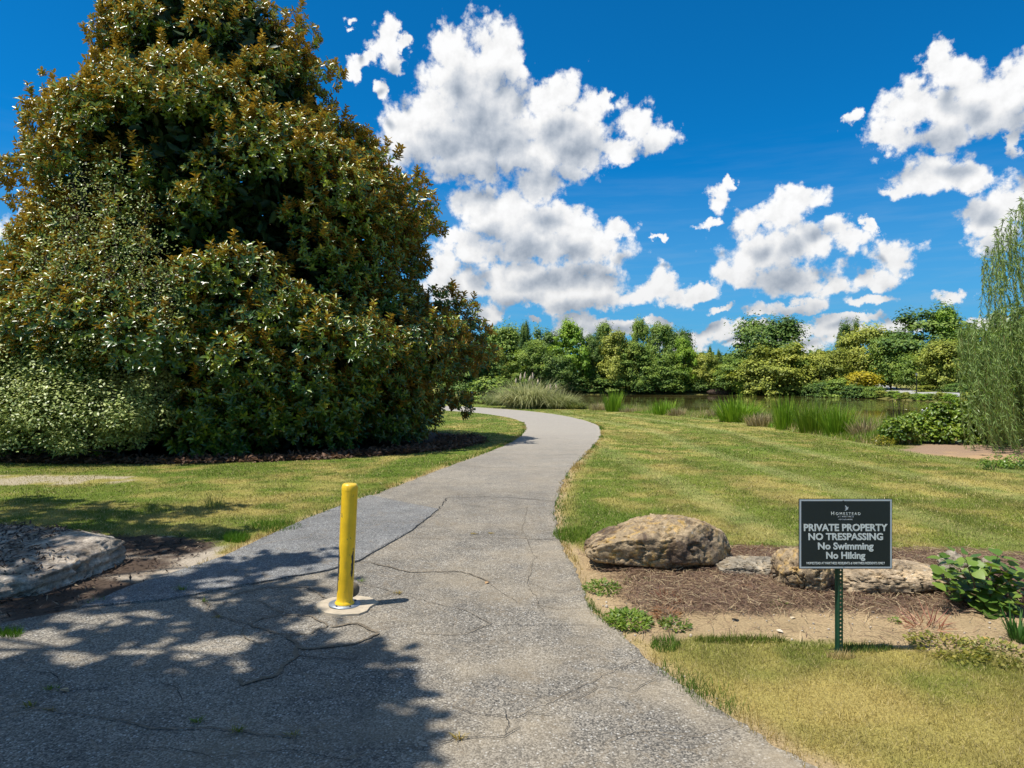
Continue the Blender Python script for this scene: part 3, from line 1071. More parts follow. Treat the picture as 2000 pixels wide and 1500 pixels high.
def build_sign():
    D = gp(1642, 1278)[1]
    s = D / F
    px = lambda x: (x - 1649.0) * s           # board coordinates, metres
    pz = lambda y: (1041.5 - y) * s
    root = empty("notice_sign", ((1642 - 1000) * s, D + .02, 0))
    tag(root, "dark private property notice on a green perforated post", "sign")
    ox, oz, oy = (1649 - 1642) * s, EYE - (1041.5 - 750) * s, -.034
    black = mat_plain("black_board_edge", (.012, .016, .018), .45, .2, 20, .1, .001)
    face = mat_plain("navy_board_face", (.0105, .0175, .0235), .42, .10, 6, .08, .0008)
    grey = mat_plain("grey_sign_print", (.46, .50, .54), .5, .06, 20, .05, .0005)
    white = mat_plain("pale_sign_print", (.60, .64, .64), .5, .05, 20, .05, .0005)
    W, Hh = 182 * s, 136.5 * s
    b = link("board", bevel_box("board", W, .006, Hh, black, .0015), root, (ox, oy, oz))
    W2, H2 = W - .0085, Hh - .0085
    # grey band as a ring, proud of the board
    def ring(name, wo, ho, wi, hi, y, t, mat):
        bm = bmesh.new()
        def loop(w, h, yy): return [bm.verts.new((sx * w / 2, yy, sz * h / 2)) for sx, sz in ((-1, -1), (1, -1), (1, 1), (-1, 1))]
        A, B, A2, B2 = loop(wo, ho, y), loop(wi, hi, y), loop(wo, ho, y + t), loop(wi, hi, y + t)
        for i in range(4):
            j = (i + 1) % 4
            bm.faces.new((A[i], A[j], B[j], B[i])); bm.faces.new((A[j], A[i], A2[i], A2[j])); bm.faces.new((B[i], B[j], B2[j], B2[i]))
        bmesh.ops.recalc_face_normals(bm, faces=bm.faces)
        return bm_mesh(name, bm, mat)
    link("border", ring("border", W2, H2, W2 - .020, H2 - .020, -.0040, .0012, grey), b)
    link("panel", bevel_box("panel", W2 - .0205, .0012, H2 - .0205, face, 0), b, (0, -.0034, 0))
    ty = -.0046
    def line(body, width, yb, cap, mat=white, bold=.0, sp=1.0):
        me = text_mesh("lettering", body, width * s, cap * s, mat, bold, sp)
        return link("lettering", me, b, (px(1649), ty, pz(yb)), (math.radians(90), 0, 0))
    line("PRIVATE PROPERTY", 163, 1035.5, 13.6, bold=.030)
    line("NO TRESPASSING", 145, 1053.0, 13.2, bold=.030)
    line("No Swimming", 108, 1071.3, 13.2, bold=.030)
    line("No Hiking", 76, 1089.4, 13.2, bold=.030)
    line("HOMESTEAD AT HARTNESS RESIDENTS & HARTNESS RESIDENTS ONLY", 152, 1100.6, 4.6, bold=.014)
    line("H", 5.6, 1004.8, 6.8, white, .004).location.x = px(1623.6)
    line("OMESTEAD", 48.0, 1004.8, 5.4, white, .004, 1.5).location.x = px(1653.6)
    line("AT HARTNESS", 31, 1009.3, 3.0, grey, .002, 1.4)
    line("COTTAGE HOMES", 27, 1014.6, 2.3, grey, 0, 1.15)
    # the flying dove over the name
    dove = [[(7.2, 1.4), (9.6, 1.0), (11.6, 2.6), (12.8, 5.0), (14.2, 7.2), (14.8, 6.0), (15.9, 5.4), (17.0, 5.2), (19.0, 5.6), (17.4, 6.8), (16.9, 8.6), (17.0, 11.0), (15.6, 13.2), (12.6, 14.6), (9.4, 15.8), (5.0, 16.2),
             (9.0, 13.9), (7.4, 12.6), (5.6, 10.6), (7.9, 11.4), (5.0, 8.0), (7.6, 9.3), (5.2, 5.6), (7.9, 7.0)],
            [(5.0, 14.2), (7.0, 15.6), (9.5, 16.4), (13.0, 16.4), (9.5, 17.3), (6.6, 16.6)]]
    bm = bmesh.new()
    k = 1 / 20.0 * 19.0
    for poly in dove:
        vs = [bm.verts.new((((x - 11) * .62) * s, 0, (9 - z) * .62 * s)) for x, z in poly]
        f = bm.faces.new(vs)
    bmesh.ops.triangulate(bm, faces=bm.faces[:])
    bmesh.ops.recalc_face_normals(bm, faces=bm.faces)
    ret = bmesh.ops.extrude_face_region(bm, geom=bm.faces[:])
    for v in ret["geom"]:
        if isinstance(v, bmesh.types.BMVert): v.co.y -= .0007
    link("dove_emblem", bm_mesh("dove_emblem", bm, grey), b, (px(1650), -.0040, pz(991.3)))
    screw = mat_plain("screw_head", (.05, .055, .05), .4, .2, 60, .1, .001, .6)
    for y in (977.5, 1102.8):
        o = link("screw", lathe("screw", [(.0001, .002), (.0035, .0016), (.0045, 0)], screw, 10), b, (px(1644), -.0050, pz(y)), (math.radians(90), 0, 0))
    # U-channel post: perforated web in front, two flanges folded back
    green = mat_plain("dark_green_enamel", (.010, .055, .030), .38, .18, 15, .1, .001)
    bm = bmesh.new()
    wd, pitch, z1 = .022, .0256, EYE - (985 - 750) * s
    nseg = int((z1 + .15) / pitch)
    oct_ = [(math.cos(a), math.sin(a)) for a in np.linspace(0, 2 * math.pi, 8, endpoint=False) + math.pi / 8]
    for q in range(nseg):
        z0 = -.15 + q * pitch
        corners = [(-wd / 2, z0), (wd / 2, z0), (wd / 2, z0 + pitch), (-wd / 2, z0 + pitch)]
        cz = z0 + pitch / 2
        hole = [bm.verts.new((c * .0058, 0, cz + d * .0058)) for c, d in oct_]
        deep = [bm.verts.new((c * .0058, .003, cz + d * .0058)) for c, d in oct_]
        # outer ring point for each octagon corner
        out = []
        for c, d in oct_:
            t = min(wd / 2 / abs(c), pitch / 2 / abs(d))
            out.append(bm.verts.new((c * t, 0, cz + d * t)))
        cs = {i: bm.verts.new((x, 0, z)) for i, (x, z) in enumerate(corners)}
        for i in range(8):
            j = (i + 1) % 8
            bm.faces.new((out[i], out[j], hole[j], hole[i]))
            bm.faces.new((hole[i], hole[j], deep[j], deep[i]))
            (a, b2) = out[i].co, out[j].co
            if abs(abs(a.x) - wd / 2) > 1e-5 or abs(abs(b2.x) - wd / 2) > 1e-5:
                if (abs(abs(a.x) - wd / 2) < 1e-5) != (abs(abs(b2.x) - wd / 2) < 1e-5):
                    cx = wd / 2 * (1 if a.x + b2.x > 0 else -1); czz = cz + pitch / 2 * (1 if a.z + b2.z > 2 * cz else -1)
                    cv = min(cs.values(), key=lambda v: (v.co - Vector((cx, 0, czz))).length)
                    bm.faces.new((out[j], out[i], cv))
    for sx in (-1, 1):
        a, c = sx * wd / 2, sx * .0255
        for (x0, y0), (x1, y1) in (((a, 0), (sx * .016, .020)), ((sx * .016, .020), (c, .022)), ((c, .022), (c, .025)), ((c, .025), (sx * .0145, .0235)), ((sx * .0145, .0235), (a - sx * .002, .003))):
            vs = [bm.verts.new(p) for p in ((x0, y0, -.15), (x1, y1, -.15), (x1, y1, z1), (x0, y0, z1))]
            bm.faces.new(vs)
    bmesh.ops.remove_doubles(bm, verts=bm.verts, dist=1e-5)
    bmesh.ops.recalc_face_normals(bm, faces=bm.faces)
    link("post", bm_mesh("post", bm, green), root, (0, -.02, 0))


build_sign()


# ------------------------------------------------------------------ stones
def ico(sub):
    bm = bmesh.new()
    bmesh.ops.create_icosphere(bm, subdivisions=sub, radius=1)
    v = np.array([x.co[:] for x in bm.verts]); f = np.array([[x.index for x in p.verts] for p in bm.faces])
    bm.free()
    return v, f


ICO5 = ico(6)
ICO4 = ico(5)


def rock_mesh(name, dims, mat, planes=(), seed=0, e=3.0, amp=.05, strata=0.0, geo=None, fine=.012, tilt=0.0):
    n, f = geo or ICO5
    p = n / (np.sum(np.abs(n) ** e, 1) ** (1 / e))[:, None]
    for (nx, ny, nz, d) in planes:
        q = np.array([nx, ny, nz], float); q /= np.linalg.norm(q)
        o = np.maximum(p @ q - d, 0)
        p = p - o[:, None] * q * .96
    rq = np.random.default_rng(seed + 77)
    for _ in range(22):                      # broken facets
        q = unit(rq.normal(size=3)); dd = np.max(p @ q) * rq.uniform(.90, .985)
        p = p - np.maximum(p @ q - dd, 0)[:, None] * q * .95
    p = p * np.array(dims) * .5
    sc = 1 / np.mean(dims)
    nn = unit(p * np.array([1, 1, 1.2]))
    d = (fbm3(p * sc * 3.0 + seed * 7, 4, seed) - .5) * 2 * amp
    r = 1 - np.abs(fbm3(p * sc * 6.5 + seed * 3, 4, seed + 20) - .5) * 2
    d = d - amp * 1.1 * sstep(.90, 1.0, r)
    if strata:
        zz = p[:, 2] + math.tan(tilt) * p[:, 0] + .03 * fbm3(p * 4, 3, seed + 5)
        lay = vnoise(zz * 26, zz * 0 + .5, seed)
        d = d + strata * (lay - .5) * (1 - np.abs(nn[:, 2])) 
    d = d + fine * (fbm3(p * 34, 3, seed + 9) - .5) * 2
    p = p + nn * d[:, None]
    return mesh_np(name, p, f, mat, smooth=True)


R_TAN = mat_rock("lichen_boulder", (.37, .275, .165), (.52, .32, .08), (.075, .050, .038), 0, .75, .88)
R_GREY = mat_rock("grey_brown_stone", (.34, .29, .215), (.42, .28, .12), (.075, .055, .042), .35, .4, .6)
R_LONG = mat_rock("layered_tan_stone", (.44, .335, .215), (.50, .33, .14), (.085, .058, .046), .9, .45, .45, .12)
R_RED = mat_rock("reddish_brown_stone", (.20, .115, .085), (.30, .17, .10), (.07, .045, .04), .4, .3, .5)
R_SLAB = mat_rock("pale_ledge_stone", (.50, .43, .345), (.42, .30, .16), (.10, .075, .058), .55, .45, .55, .2)


def stone(name, label, px0, px1, pyt, pyb, depth, mat, grp="stones edging the bed right of the path", dig=.15, **kw):
    """Stone that fills the given picture box: its near foot stands at pyb."""
    D0 = gp(1000, pyb)[1]
    Dc = D0 + depth * .42
    w = (px1 - px0) / F * Dc
    ztop = EYE - (pyt - 750) / F * (Dc + .1 * depth)
    H = ztop * (1 + dig)
    x = ((px0 + px1) / 2 - 1000) / F * Dc
    o = link(name, rock_mesh(name, (w * 1.02, depth, H * 1.08), mat, **kw), None, (x, Dc, ztop - H * .52))
    tag(o, label, "stone", grp)
    return o


stone("boulder", "largest lichen covered boulder with a sloping left end beside the path", 1146, 1424, 1004, 1124, .80, R_TAN, dig=.10, seed=1, e=3.0, amp=.040, fine=.018,
      planes=[(-.66, 0, .75, .66), (-.40, -.50, .76, .92), (.15, -.72, .68, .97), (.72, -.66, .20, .84), (.78, 0, .62, .94), (.30, .5, .8, .98), (-.3, -.95, -.1, .90), (-.2, -.4, -.9, .74), (.2, -.6, -.8, .84)])
stone("flat_stone", "low flat grey stone between the big boulder and the sign", 1402, 1536, 1090, 1134, .42, R_GREY, seed=4, e=4.5, amp=.03, strata=.02,
      planes=[(-.5, 0, .85, .80), (.2, -.5, .8, .80), (-.3, -.9, .1, .90)])
stone("upright_stone", "blocky tan stone standing on end behind the sign's left edge", 1518, 1632, 1074, 1166, .46, R_TAN, seed=7, e=4.0, amp=.04, fine=.014,
      planes=[(-.75, -.1, .65, .92), (.55, -.2, .8, .86), (-.2, -.55, -.8, .80), (.6, -.8, 0, .95), (-.7, -.6, -.3, .95)])
stone("long_stone", "long layered tan stone lying behind the sign post", 1622, 1846, 1098, 1171, .50, R_LONG, seed=10, e=4.6, amp=.035, strata=.05, tilt=.12,
      planes=[(-.35, -.1, .9, .86), (.45, 0, .88, .93), (0, -.55, .82, .86), (.2, -.6, -.75, .70), (.7, -.6, -.3, .98)])
stone("tilted_stone", "brown stone half hidden at the back of the broad-leaved seedling", 1842, 1912, 1084, 1150, .34, R_GREY, seed=13, e=3.4, amp=.05, strata=.02,
      planes=[(.6, -.2, .7, .62), (-.5, -.4, .6, .8)])
stone("small_stone", "small pinkish grey stone peeping through the seedling leaves", 1914, 1956, 1094, 1134, .26, R_GREY, seed=16, e=3.2, amp=.04, geo=ICO4, planes=[(-.6, -.2, .7, .7)])
stone("red_stone", "reddish brown stone at the right end of the row of stones", 1948, 2080, 1110, 1185, .50, R_RED, seed=19, e=3.8, amp=.04, strata=.03,
      planes=[(-.6, -.3, .7, .72), (0, -.6, .75, .84), (.3, -.7, -.5, .85)])


def build_ledge():
    # ledge stone, left: pale broken end and front, top carrying bark litter
    me = rock_mesh("ledge_stone", (2.5, 1.36, .60), R_SLAB, [(.35, -.80, -.60, .98), (.85, -.2, -.5, 1.06), (0, -.15, .99, .93), (.6, -.75, .1, 1.22)], seed=23, e=12, amp=.042, strata=.075, fine=.020, tilt=-.08)
    o = link("ledge_stone", me, None, (-4.93, 6.18, -.010), (math.radians(1.0), math.radians(1.0), math.radians(-13)))
    tag(o, "big pale ledge stone with bark litter on top at the left", "stone")
    return o


LEDGE = build_ledge()
# ------------------------------------------------------------------ foliage helpers
LEAF6 = (np.array([(0, 0, 0), (.28, .40, .10), (.66, .46, .08), (1, 0, -.10), (.66, -.46, .08), (.28, -.40, .10)]), np.array([(0, 3, 2, 1), (0, 5, 4, 3)]))
LEAF4 = (np.array([(0, 0, 0), (.45, .5, .05), (1, 0, 0), (.45, -.5, .05)]), np.array([(0, 3, 2, 1)]))
LONG4 = (np.array([(0, 0, 0), (.35, .5, .0), (1, 0, -.05), (.35, -.5, .0)]), np.array([(0, 3, 2, 1)]))
CLUMP = (np.array([(-.5, -.35, 0), (-.1, -.55, .12), (.5, -.2, -.05), (.42, .38, .1), (-.15, .5, -.08)]), np.array([(0, 1, 2, 3, 4)]))


def leafset(pos, d, n, L, W, shape):
    """Vertices and faces of leaves at pos, running along d, facing n."""
    T, Fc = shape
    d = unit(d)
    s = unit(np.cross(n, d))
    nn = np.cross(d, s)
    L, W = np.broadcast_to(L, len(pos)), np.broadcast_to(W, len(pos))
    v = (pos[:, None, :] + d[:, None, :] * (T[None, :, 0:1] * L[:, None, None]) + s[:, None, :] * (T[None, :, 1:2] * W[:, None, None]) + nn[:, None, :] * (T[None, :, 2:3] * L[:, None, None]))
    k = len(T)
    f = (Fc[None] + (np.arange(len(pos)) * k)[:, None, None]).reshape(-1, Fc.shape[1])
    return v.reshape(-1, 3), f, k


def rand_dirs(n):
    return unit(rng.normal(size=(n, 3)))


def tube(paths, seg=6):
    """paths: list of (points, radii). Returns verts, faces."""
    V, Fs, b = [], [], 0
    for P, R in paths:
        P = np.asarray(P, float); R = np.broadcast_to(np.asarray(R, float), len(P))
        T = unit(np.gradient(P, axis=0)) if len(P) > 2 else unit(np.repeat((P[-1] - P[0])[None], len(P), 0))
        up = np.where(np.abs(T[:, 2:3]) > .9, np.array([[1., 0, 0]]), np.array([[0, 0, 1.]]))
        A = unit(np.cross(T, up)); B = np.cross(T, A)
        a = np.linspace(0, 2 * math.pi, seg, endpoint=False)
        ring = P[:, None, :] + R[:, None, None] * (A[:, None, :] * np.cos(a)[None, :, None] + B[:, None, :] * np.sin(a)[None, :, None])
        V.append(ring.reshape(-1, 3))
        n = len(P)
        i, j = np.meshgrid(np.arange(n - 1), np.arange(seg), indexing="ij")
        i, j = i.ravel(), j.ravel(); k = (j + 1) % seg
        Fs.append(np.stack([i * seg + j, i * seg + k, (i + 1) * seg + k, (i + 1) * seg + j], 1) + b)
        b += n * seg
    return np.vstack(V), np.vstack(Fs)


def bend(a, b, n=8, sag=0.0, wob=.0):
    t = np.linspace(0, 1, n)[:, None]
    P = np.asarray(a) * (1 - t) + np.asarray(b) * t
    P[:, 2] += sag * np.sin(t[:, 0] * math.pi)
    if wob: P[1:-1] += rng.normal(0, wob, (n - 2, 3))
    return P


BARK = mat_bark("grey_brown_bark")
BARK_D = mat_bark("dark_bark", (.07, .055, .042))

# ------------------------------------------------------------------ the magnolia
MAG_PROFILE = [  # picture row, left edge, right edge (at the trunk's depth)
    (-170, 360, 395), (-120, 310, 425), (-60, 262, 462), (0, 222, 505), (60, 214, 585), (100, 208, 606), (150, 200, 645), (200, 192, 668), (250, 160, 700), (300, 95, 742),
    (350, 66, 795), (400, 80, 828), (450, 92, 846), (500, 84, 832), (550, 62, 826), (600, 22, 880), (650, -60, 940), (700, -84, 938), (750, -88, 920), (800, -66, 896), (850, -25, 880), (885, 15, 852)]


def build_magnolia():
    D = 20.3
    prof = np.array(MAG_PROFILE, float)
    zz = EYE - (prof[:, 0] - 750) / F * D
    cx = ((prof[:, 1] + prof[:, 2]) / 2 - 1000) / F * D
    hw = (prof[:, 2] - prof[:, 1]) / 2 / F * D
    o = np.argsort(zz); zz, cx, hw = zz[o], cx[o], hw[o]
    zz[0] = .05
    root = empty("magnolia_tree", (cx[len(cx) // 3], D, 0))
    tag(root, "huge magnolia with glossy dark leaves and rusty undersides left of the path", "tree")
    off = np.array(root.location)

    def surf(z, a, f=1.0):
        h = np.interp(z, zz, hw)
        c = np.interp(z, zz, cx)
        depth = h * np.interp(z, [0, 4, 15], [.78, .82, 1.0])
        return np.stack([c + np.cos(a) * h * f, D + np.sin(a) * depth * f, z], 1)

    # branch masses over the cone: (centre, radius)
    n = 560
    u = rng.uniform(0, 1, n * 4)
    zc = np.interp(u, np.linspace(0, 1, 60), np.linspace(.2, zz[-1], 60))
    keep = rng.uniform(0, hw.max(), n * 4) < np.interp(zc, zz, hw)
    zc = zc[keep][:n]
    n = len(zc)
    a = rng.uniform(0, 2 * math.pi, n)
    rad = rng.uniform(.55, 1.05, n) * np.interp(zc, [0, 8, 15], [1.0, .95, .62])
    f = np.maximum(1.0 - (rad * .74 + .12) / np.maximum(np.interp(zc, zz, hw), .8) - np.abs(rng.normal(0, .06, n)), .05)
    C = surf(zc, a, f)
    C[:, 2] = np.maximum(C[:, 2], .35)
    # the side leaders that stand out of the outline, seen at left and right
    extra = [(105, 178, .28), (122, 228, .42), (78, 226, .32), (92, 150, .20), (132, 265, .48), (50, 335, .66), (22, 352, .42), (60, 300, .40), (38, 392, .36), (790, 372, .50), (818, 362, .34), (826, 402, .45), (846, 448, .42), (812, 440, .6),
             (905, 612, .5), (930, 648, .5), (946, 690, .42), (860, 590, .6), (905, 700, .7), (700, 275, .55), (640, 150, .5), (598, 72, .42), (575, 40, .4), (225, 70, .4), (200, 130, .45), (745, 320, .5), (885, 790, .6)]
    E = np.array([wp(px, py, D + rng.uniform(-1.5, .8)) for px, py, r in extra]); Er = np.array([r for *_, r in extra])
    C = np.vstack([C, E]); rad = np.concatenate([rad, Er]); ne = len(E)
    ax = np.stack([np.interp(C[:, 2], zz, cx), np.full(len(C), D), C[:, 2]], 1)
    # the lumps gather into big leafy shelves: out at the top of a shelf, drawn in beneath it
    nb = 64
    zb = np.linspace(.9, 13.5, nb) + rng.uniform(-.5, .5, nb)
    B = surf(zb, rng.uniform(0, 2 * math.pi, nb) + np.arange(nb) * 2.4, .92)
    dB = np.linalg.norm((C[:, None] - B[None]) * np.array([1, 1, .8]), axis=2)
    j = np.argmin(dB, 1)
    rel = np.clip((C[:, 2] - B[j, 2]) / 1.5, -1, 1)
    prox = np.clip(1.3 - dB[np.arange(len(C)), j] / 2.2, 0, 1)
    shift = np.minimum((.60 * rel + .02) * prox - .50 * (1 - prox), .10)
    shift[-ne:] = 0
    ppx = 1000 + F * C[:, 0] / C[:, 1]; ppy = 750 - F * (C[:, 2] - EYE) / C[:, 1]
    hollow = (C[:, 1] < D) & (np.hypot((ppx - 400) / 150, (ppy - 420) / 95) < 1)
    shift = shift - .9 * hollow
    rd = unit((C - ax) * np.array([1, 1, 0]) + 1e-6)
    C = C + rd * shift[:, None] * np.interp(C[:, 2], [0, 6, 14], [1.0, .9, .5])[:, None]
    out = unit(C - ax + np.array([0, 0, .01]))
    front = out[:, 1] < .35                            # the sides the place can be seen from get the full leaf count
    P, dirs, tint, Ls = [], [], [], []
    for i in range(len(C)):
        m = int((80 if front[i] else 24) * (rad[i] / .8) ** 2)
        v = rand_dirs(m * 2)
        pref = unit(out[i] * .75 + np.array([0, 0, .62]))
        sc = v @ pref
        v = v[sc > -.25][:m]
        p = C[i] + v * rad[i] * np.array([1.08, 1.08, .80]) * rng.uniform(.72, 1.04, (len(v), 1))
        P.append(p)
        dd = unit(v * .75 + out[i] * .35 + np.array([0, 0, .55]))
        dirs.append(dd)
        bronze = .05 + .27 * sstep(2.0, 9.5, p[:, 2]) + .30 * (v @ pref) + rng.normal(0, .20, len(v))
        tint.append(bronze)
    P, dirs, tint = np.vstack(P), np.vstack(dirs), np.concatenate(tint)
    # leading shoots that stand up out of the lumps, whorl above whorl
    q = rng.choice(len(P), 1500, p=(lambda s: s / s.sum())(np.clip(dirs[:, 2] - .25, 0, 1) * (P[:, 1] < D + 1)))
    for st in range(1, 4):
        up = unit(dirs[q] * .5 + np.array([0, 0, .8]) + 0 * P[q])
        P = np.vstack([P, P[q] + up * (.095 * st)]); dirs = np.vstack([dirs, up]); tint = np.concatenate([tint, tint[q] + .10 * st])
    ok = P[:, 2] > .10
    P, dirs, tint = P[ok], dirs[ok], tint[ok]
    # a whorl of leaves at each shoot tip
    K = 8
    nS = len(P)
    ref = unit(np.cross(dirs, np.array([0.3, .5, .8]))); ref2 = np.cross(dirs, ref)
    ang = (np.arange(K) * 2.399)[None, :] + rng.uniform(0, 6.28, (nS, 1))
    open_ = rng.uniform(.55, 1.15, (nS, K)) + (np.arange(K) / K * .30)[None]
    ld = (dirs[:, None, :] * np.cos(open_)[..., None] + (ref[:, None, :] * np.cos(ang)[..., None] + ref2[:, None, :] * np.sin(ang)[..., None]) * np.sin(open_)[..., None])
    lp = P[:, None, :] - dirs[:, None, :] * (np.arange(K) / K * .12)[None, :, None] + rng.normal(0, .012, (nS, K, 3))
    # upper side faces the shoot axis
    ln = dirs[:, None, :] - ld * np.sum(ld * dirs[:, None, :], -1, keepdims=True) + rng.normal(0, .22, (nS, K, 3))
    L = rng.uniform(.115, .185, (nS, K)); W = L * rng.uniform(.36, .46, (nS, K))
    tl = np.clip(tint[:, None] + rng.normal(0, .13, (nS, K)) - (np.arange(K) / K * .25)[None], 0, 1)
    lp, ld, ln, L, W, tl = lp.reshape(-1, 3), ld.reshape(-1, 3), ln.reshape(-1, 3), L.ravel(), W.ravel(), tl.ravel()
    # leaves deeper inside, so that no light comes straight through
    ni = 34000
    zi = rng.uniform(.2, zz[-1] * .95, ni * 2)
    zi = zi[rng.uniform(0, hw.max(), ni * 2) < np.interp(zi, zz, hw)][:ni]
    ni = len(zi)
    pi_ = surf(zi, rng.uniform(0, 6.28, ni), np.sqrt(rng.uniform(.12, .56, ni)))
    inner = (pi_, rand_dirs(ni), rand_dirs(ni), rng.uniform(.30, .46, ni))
    mat = mat_leaf("magnolia_leaf", (.042, .108, .016), (.24, .31, .018), (.54, .42, .036), back=(.42, .245, .045), rough=.34, trans=.16, spec=.75, jitter=.25)
    # 300 of the largest front leaves stand as parts, the rest as one mass
    near = np.linalg.norm(lp - np.array([-4.0, 0, 1.7]), axis=1) + 2.0 * (lp[:, 2] > 4.0) + 3 * (np.abs(lp[:, 0] + 4.6) > 4.2)
    facing = unit(np.array([0, 0, 1.7]) - lp)
    near = near + 2.5 * (np.sum(ln * facing, 1) < .25) - 8 * (L - .15)
    idx = np.argsort(near)[:300]
    mask = np.ones(len(lp), bool); mask[idx] = False
    v, fc, k = leafset(lp[mask], ld[mask], ln[mask], L[mask], W[mask], LEAF6)
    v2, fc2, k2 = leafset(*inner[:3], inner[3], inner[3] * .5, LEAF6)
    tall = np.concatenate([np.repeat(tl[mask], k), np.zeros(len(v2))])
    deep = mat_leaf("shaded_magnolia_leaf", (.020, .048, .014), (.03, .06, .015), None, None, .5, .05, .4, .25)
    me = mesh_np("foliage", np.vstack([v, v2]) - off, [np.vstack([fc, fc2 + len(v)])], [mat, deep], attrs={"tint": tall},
                 midx=np.concatenate([np.zeros(len(fc), np.int32), np.ones(len(fc2), np.int32)]))
    tag(link("foliage", me, root), None, None, None, "stuff")
    T = np.array([(0, 0, 0), (.15, .28, .05), (.4, .47, .09), (.7, .42, .06), (1, 0, -.12), (.7, -.42, .06), (.4, -.47, .09), (.15, -.28, .05), (.4, 0, 0), (.7, 0, -.02)])
    TF4 = np.array([(0, 8, 2, 1), (8, 9, 3, 2), (0, 7, 6, 8), (8, 6, 5, 9)]); TF3 = np.array([(9, 4, 3), (9, 5, 4)])
    shared = []
    for t in (0.05, .18, .32, .5):
        shared.append(mesh_np("leaf", T * np.array([1, .42, 1]), [TF4, TF3], mat, attrs={"tint": np.full(len(T), t)}, smooth=True))
    for i in idx:
        d = unit(ld[i]); s = unit(np.cross(ln[i], d)); nn = np.cross(d, s)
        o2 = bpy.data.objects.new("leaf", shared[int(np.clip(tl[i] * 4, 0, 3))])
        R = Matrix((d, s, nn)).transposed().to_4x4()
        COL.objects.link(o2)
        o2.parent = root
        o2.matrix_local = Matrix.Translation(lp[i] - off) @ R @ Matrix.Scale(float(L[i]) * 1.05, 4)
    # trunk and limbs
    base = np.array([cx[3], D, 0.0])
    trunk = bend(base, np.array([np.interp(11, zz, cx), D, 12.5]), 14, 0, .05)
    v, fc = tube([(trunk, np.linspace(.42, .06, 14))], 10)
    link("trunk", mesh_np("trunk", v - off, fc, BARK, smooth=True), root)
    br = []
    for i in range(0, len(C), 3):
        z0 = max(.8, C[i, 2] - .45 * np.linalg.norm((C[i] - ax[i])[:2]))
        st = np.array([np.interp(z0, trunk[:, 2], trunk[:, 0]), D, z0])
        ln_ = np.linalg.norm(C[i] - st)
        br.append((bend(st, C[i], 7, -.06 * ln_, .05), np.linspace(.035 + .008 * ln_, .010, 7)))
    v, fc = tube(br, 5)
    tag(link("limbs", mesh_np("limbs", v - off, fc, BARK, smooth=True), root), kind="stuff")
    return C, rad


MAG_C_LIST, MAG_R = build_magnolia()


# ------------------------------------------------------------------ pale shrub at the magnolia's left foot and the vine it sends up
def lumpy(lumps, per, size, shape, aspect, up=.5, shell=(.75, 1.05), squash=.9, tint=.5, spread=.22, low=-.35):
    """Leaves on the outer skin of a set of lumps (x, y, z, r)."""
    P, Dd, Nn, Tt, Ss = [], [], [], [], []
    for (x, y, z, r) in lumps:
        m = int(per * r * r)
        v = rand_dirs(int(m * 1.6))
        v = v[v[:, 2] > low][:m]
        p = np.array([x, y, z]) + v * r * np.array([1, 1, squash]) * rng.uniform(*shell, (len(v), 1))
        P.append(p)
        Nn.append(unit(v * .7 + np.array([0, 0, up]) + rng.normal(0, .45, v.shape)))
        Dd.append(unit(np.cross(Nn[-1], rand_dirs(len(v)))))
        Tt.append(np.clip(tint + spread * (v[:, 2]) + rng.normal(0, spread, len(v)), 0, 1))
        Ss.append(size * rng.uniform(.7, 1.3, len(v)))
    P, Dd, Nn, Tt, Ss = np.vstack(P), np.vstack(Dd), np.vstack(Nn), np.concatenate(Tt), np.concatenate(Ss)
    v, f, k = leafset(P, Dd, Nn, Ss, Ss * aspect, shape)
    return v, f, np.repeat(Tt, k)


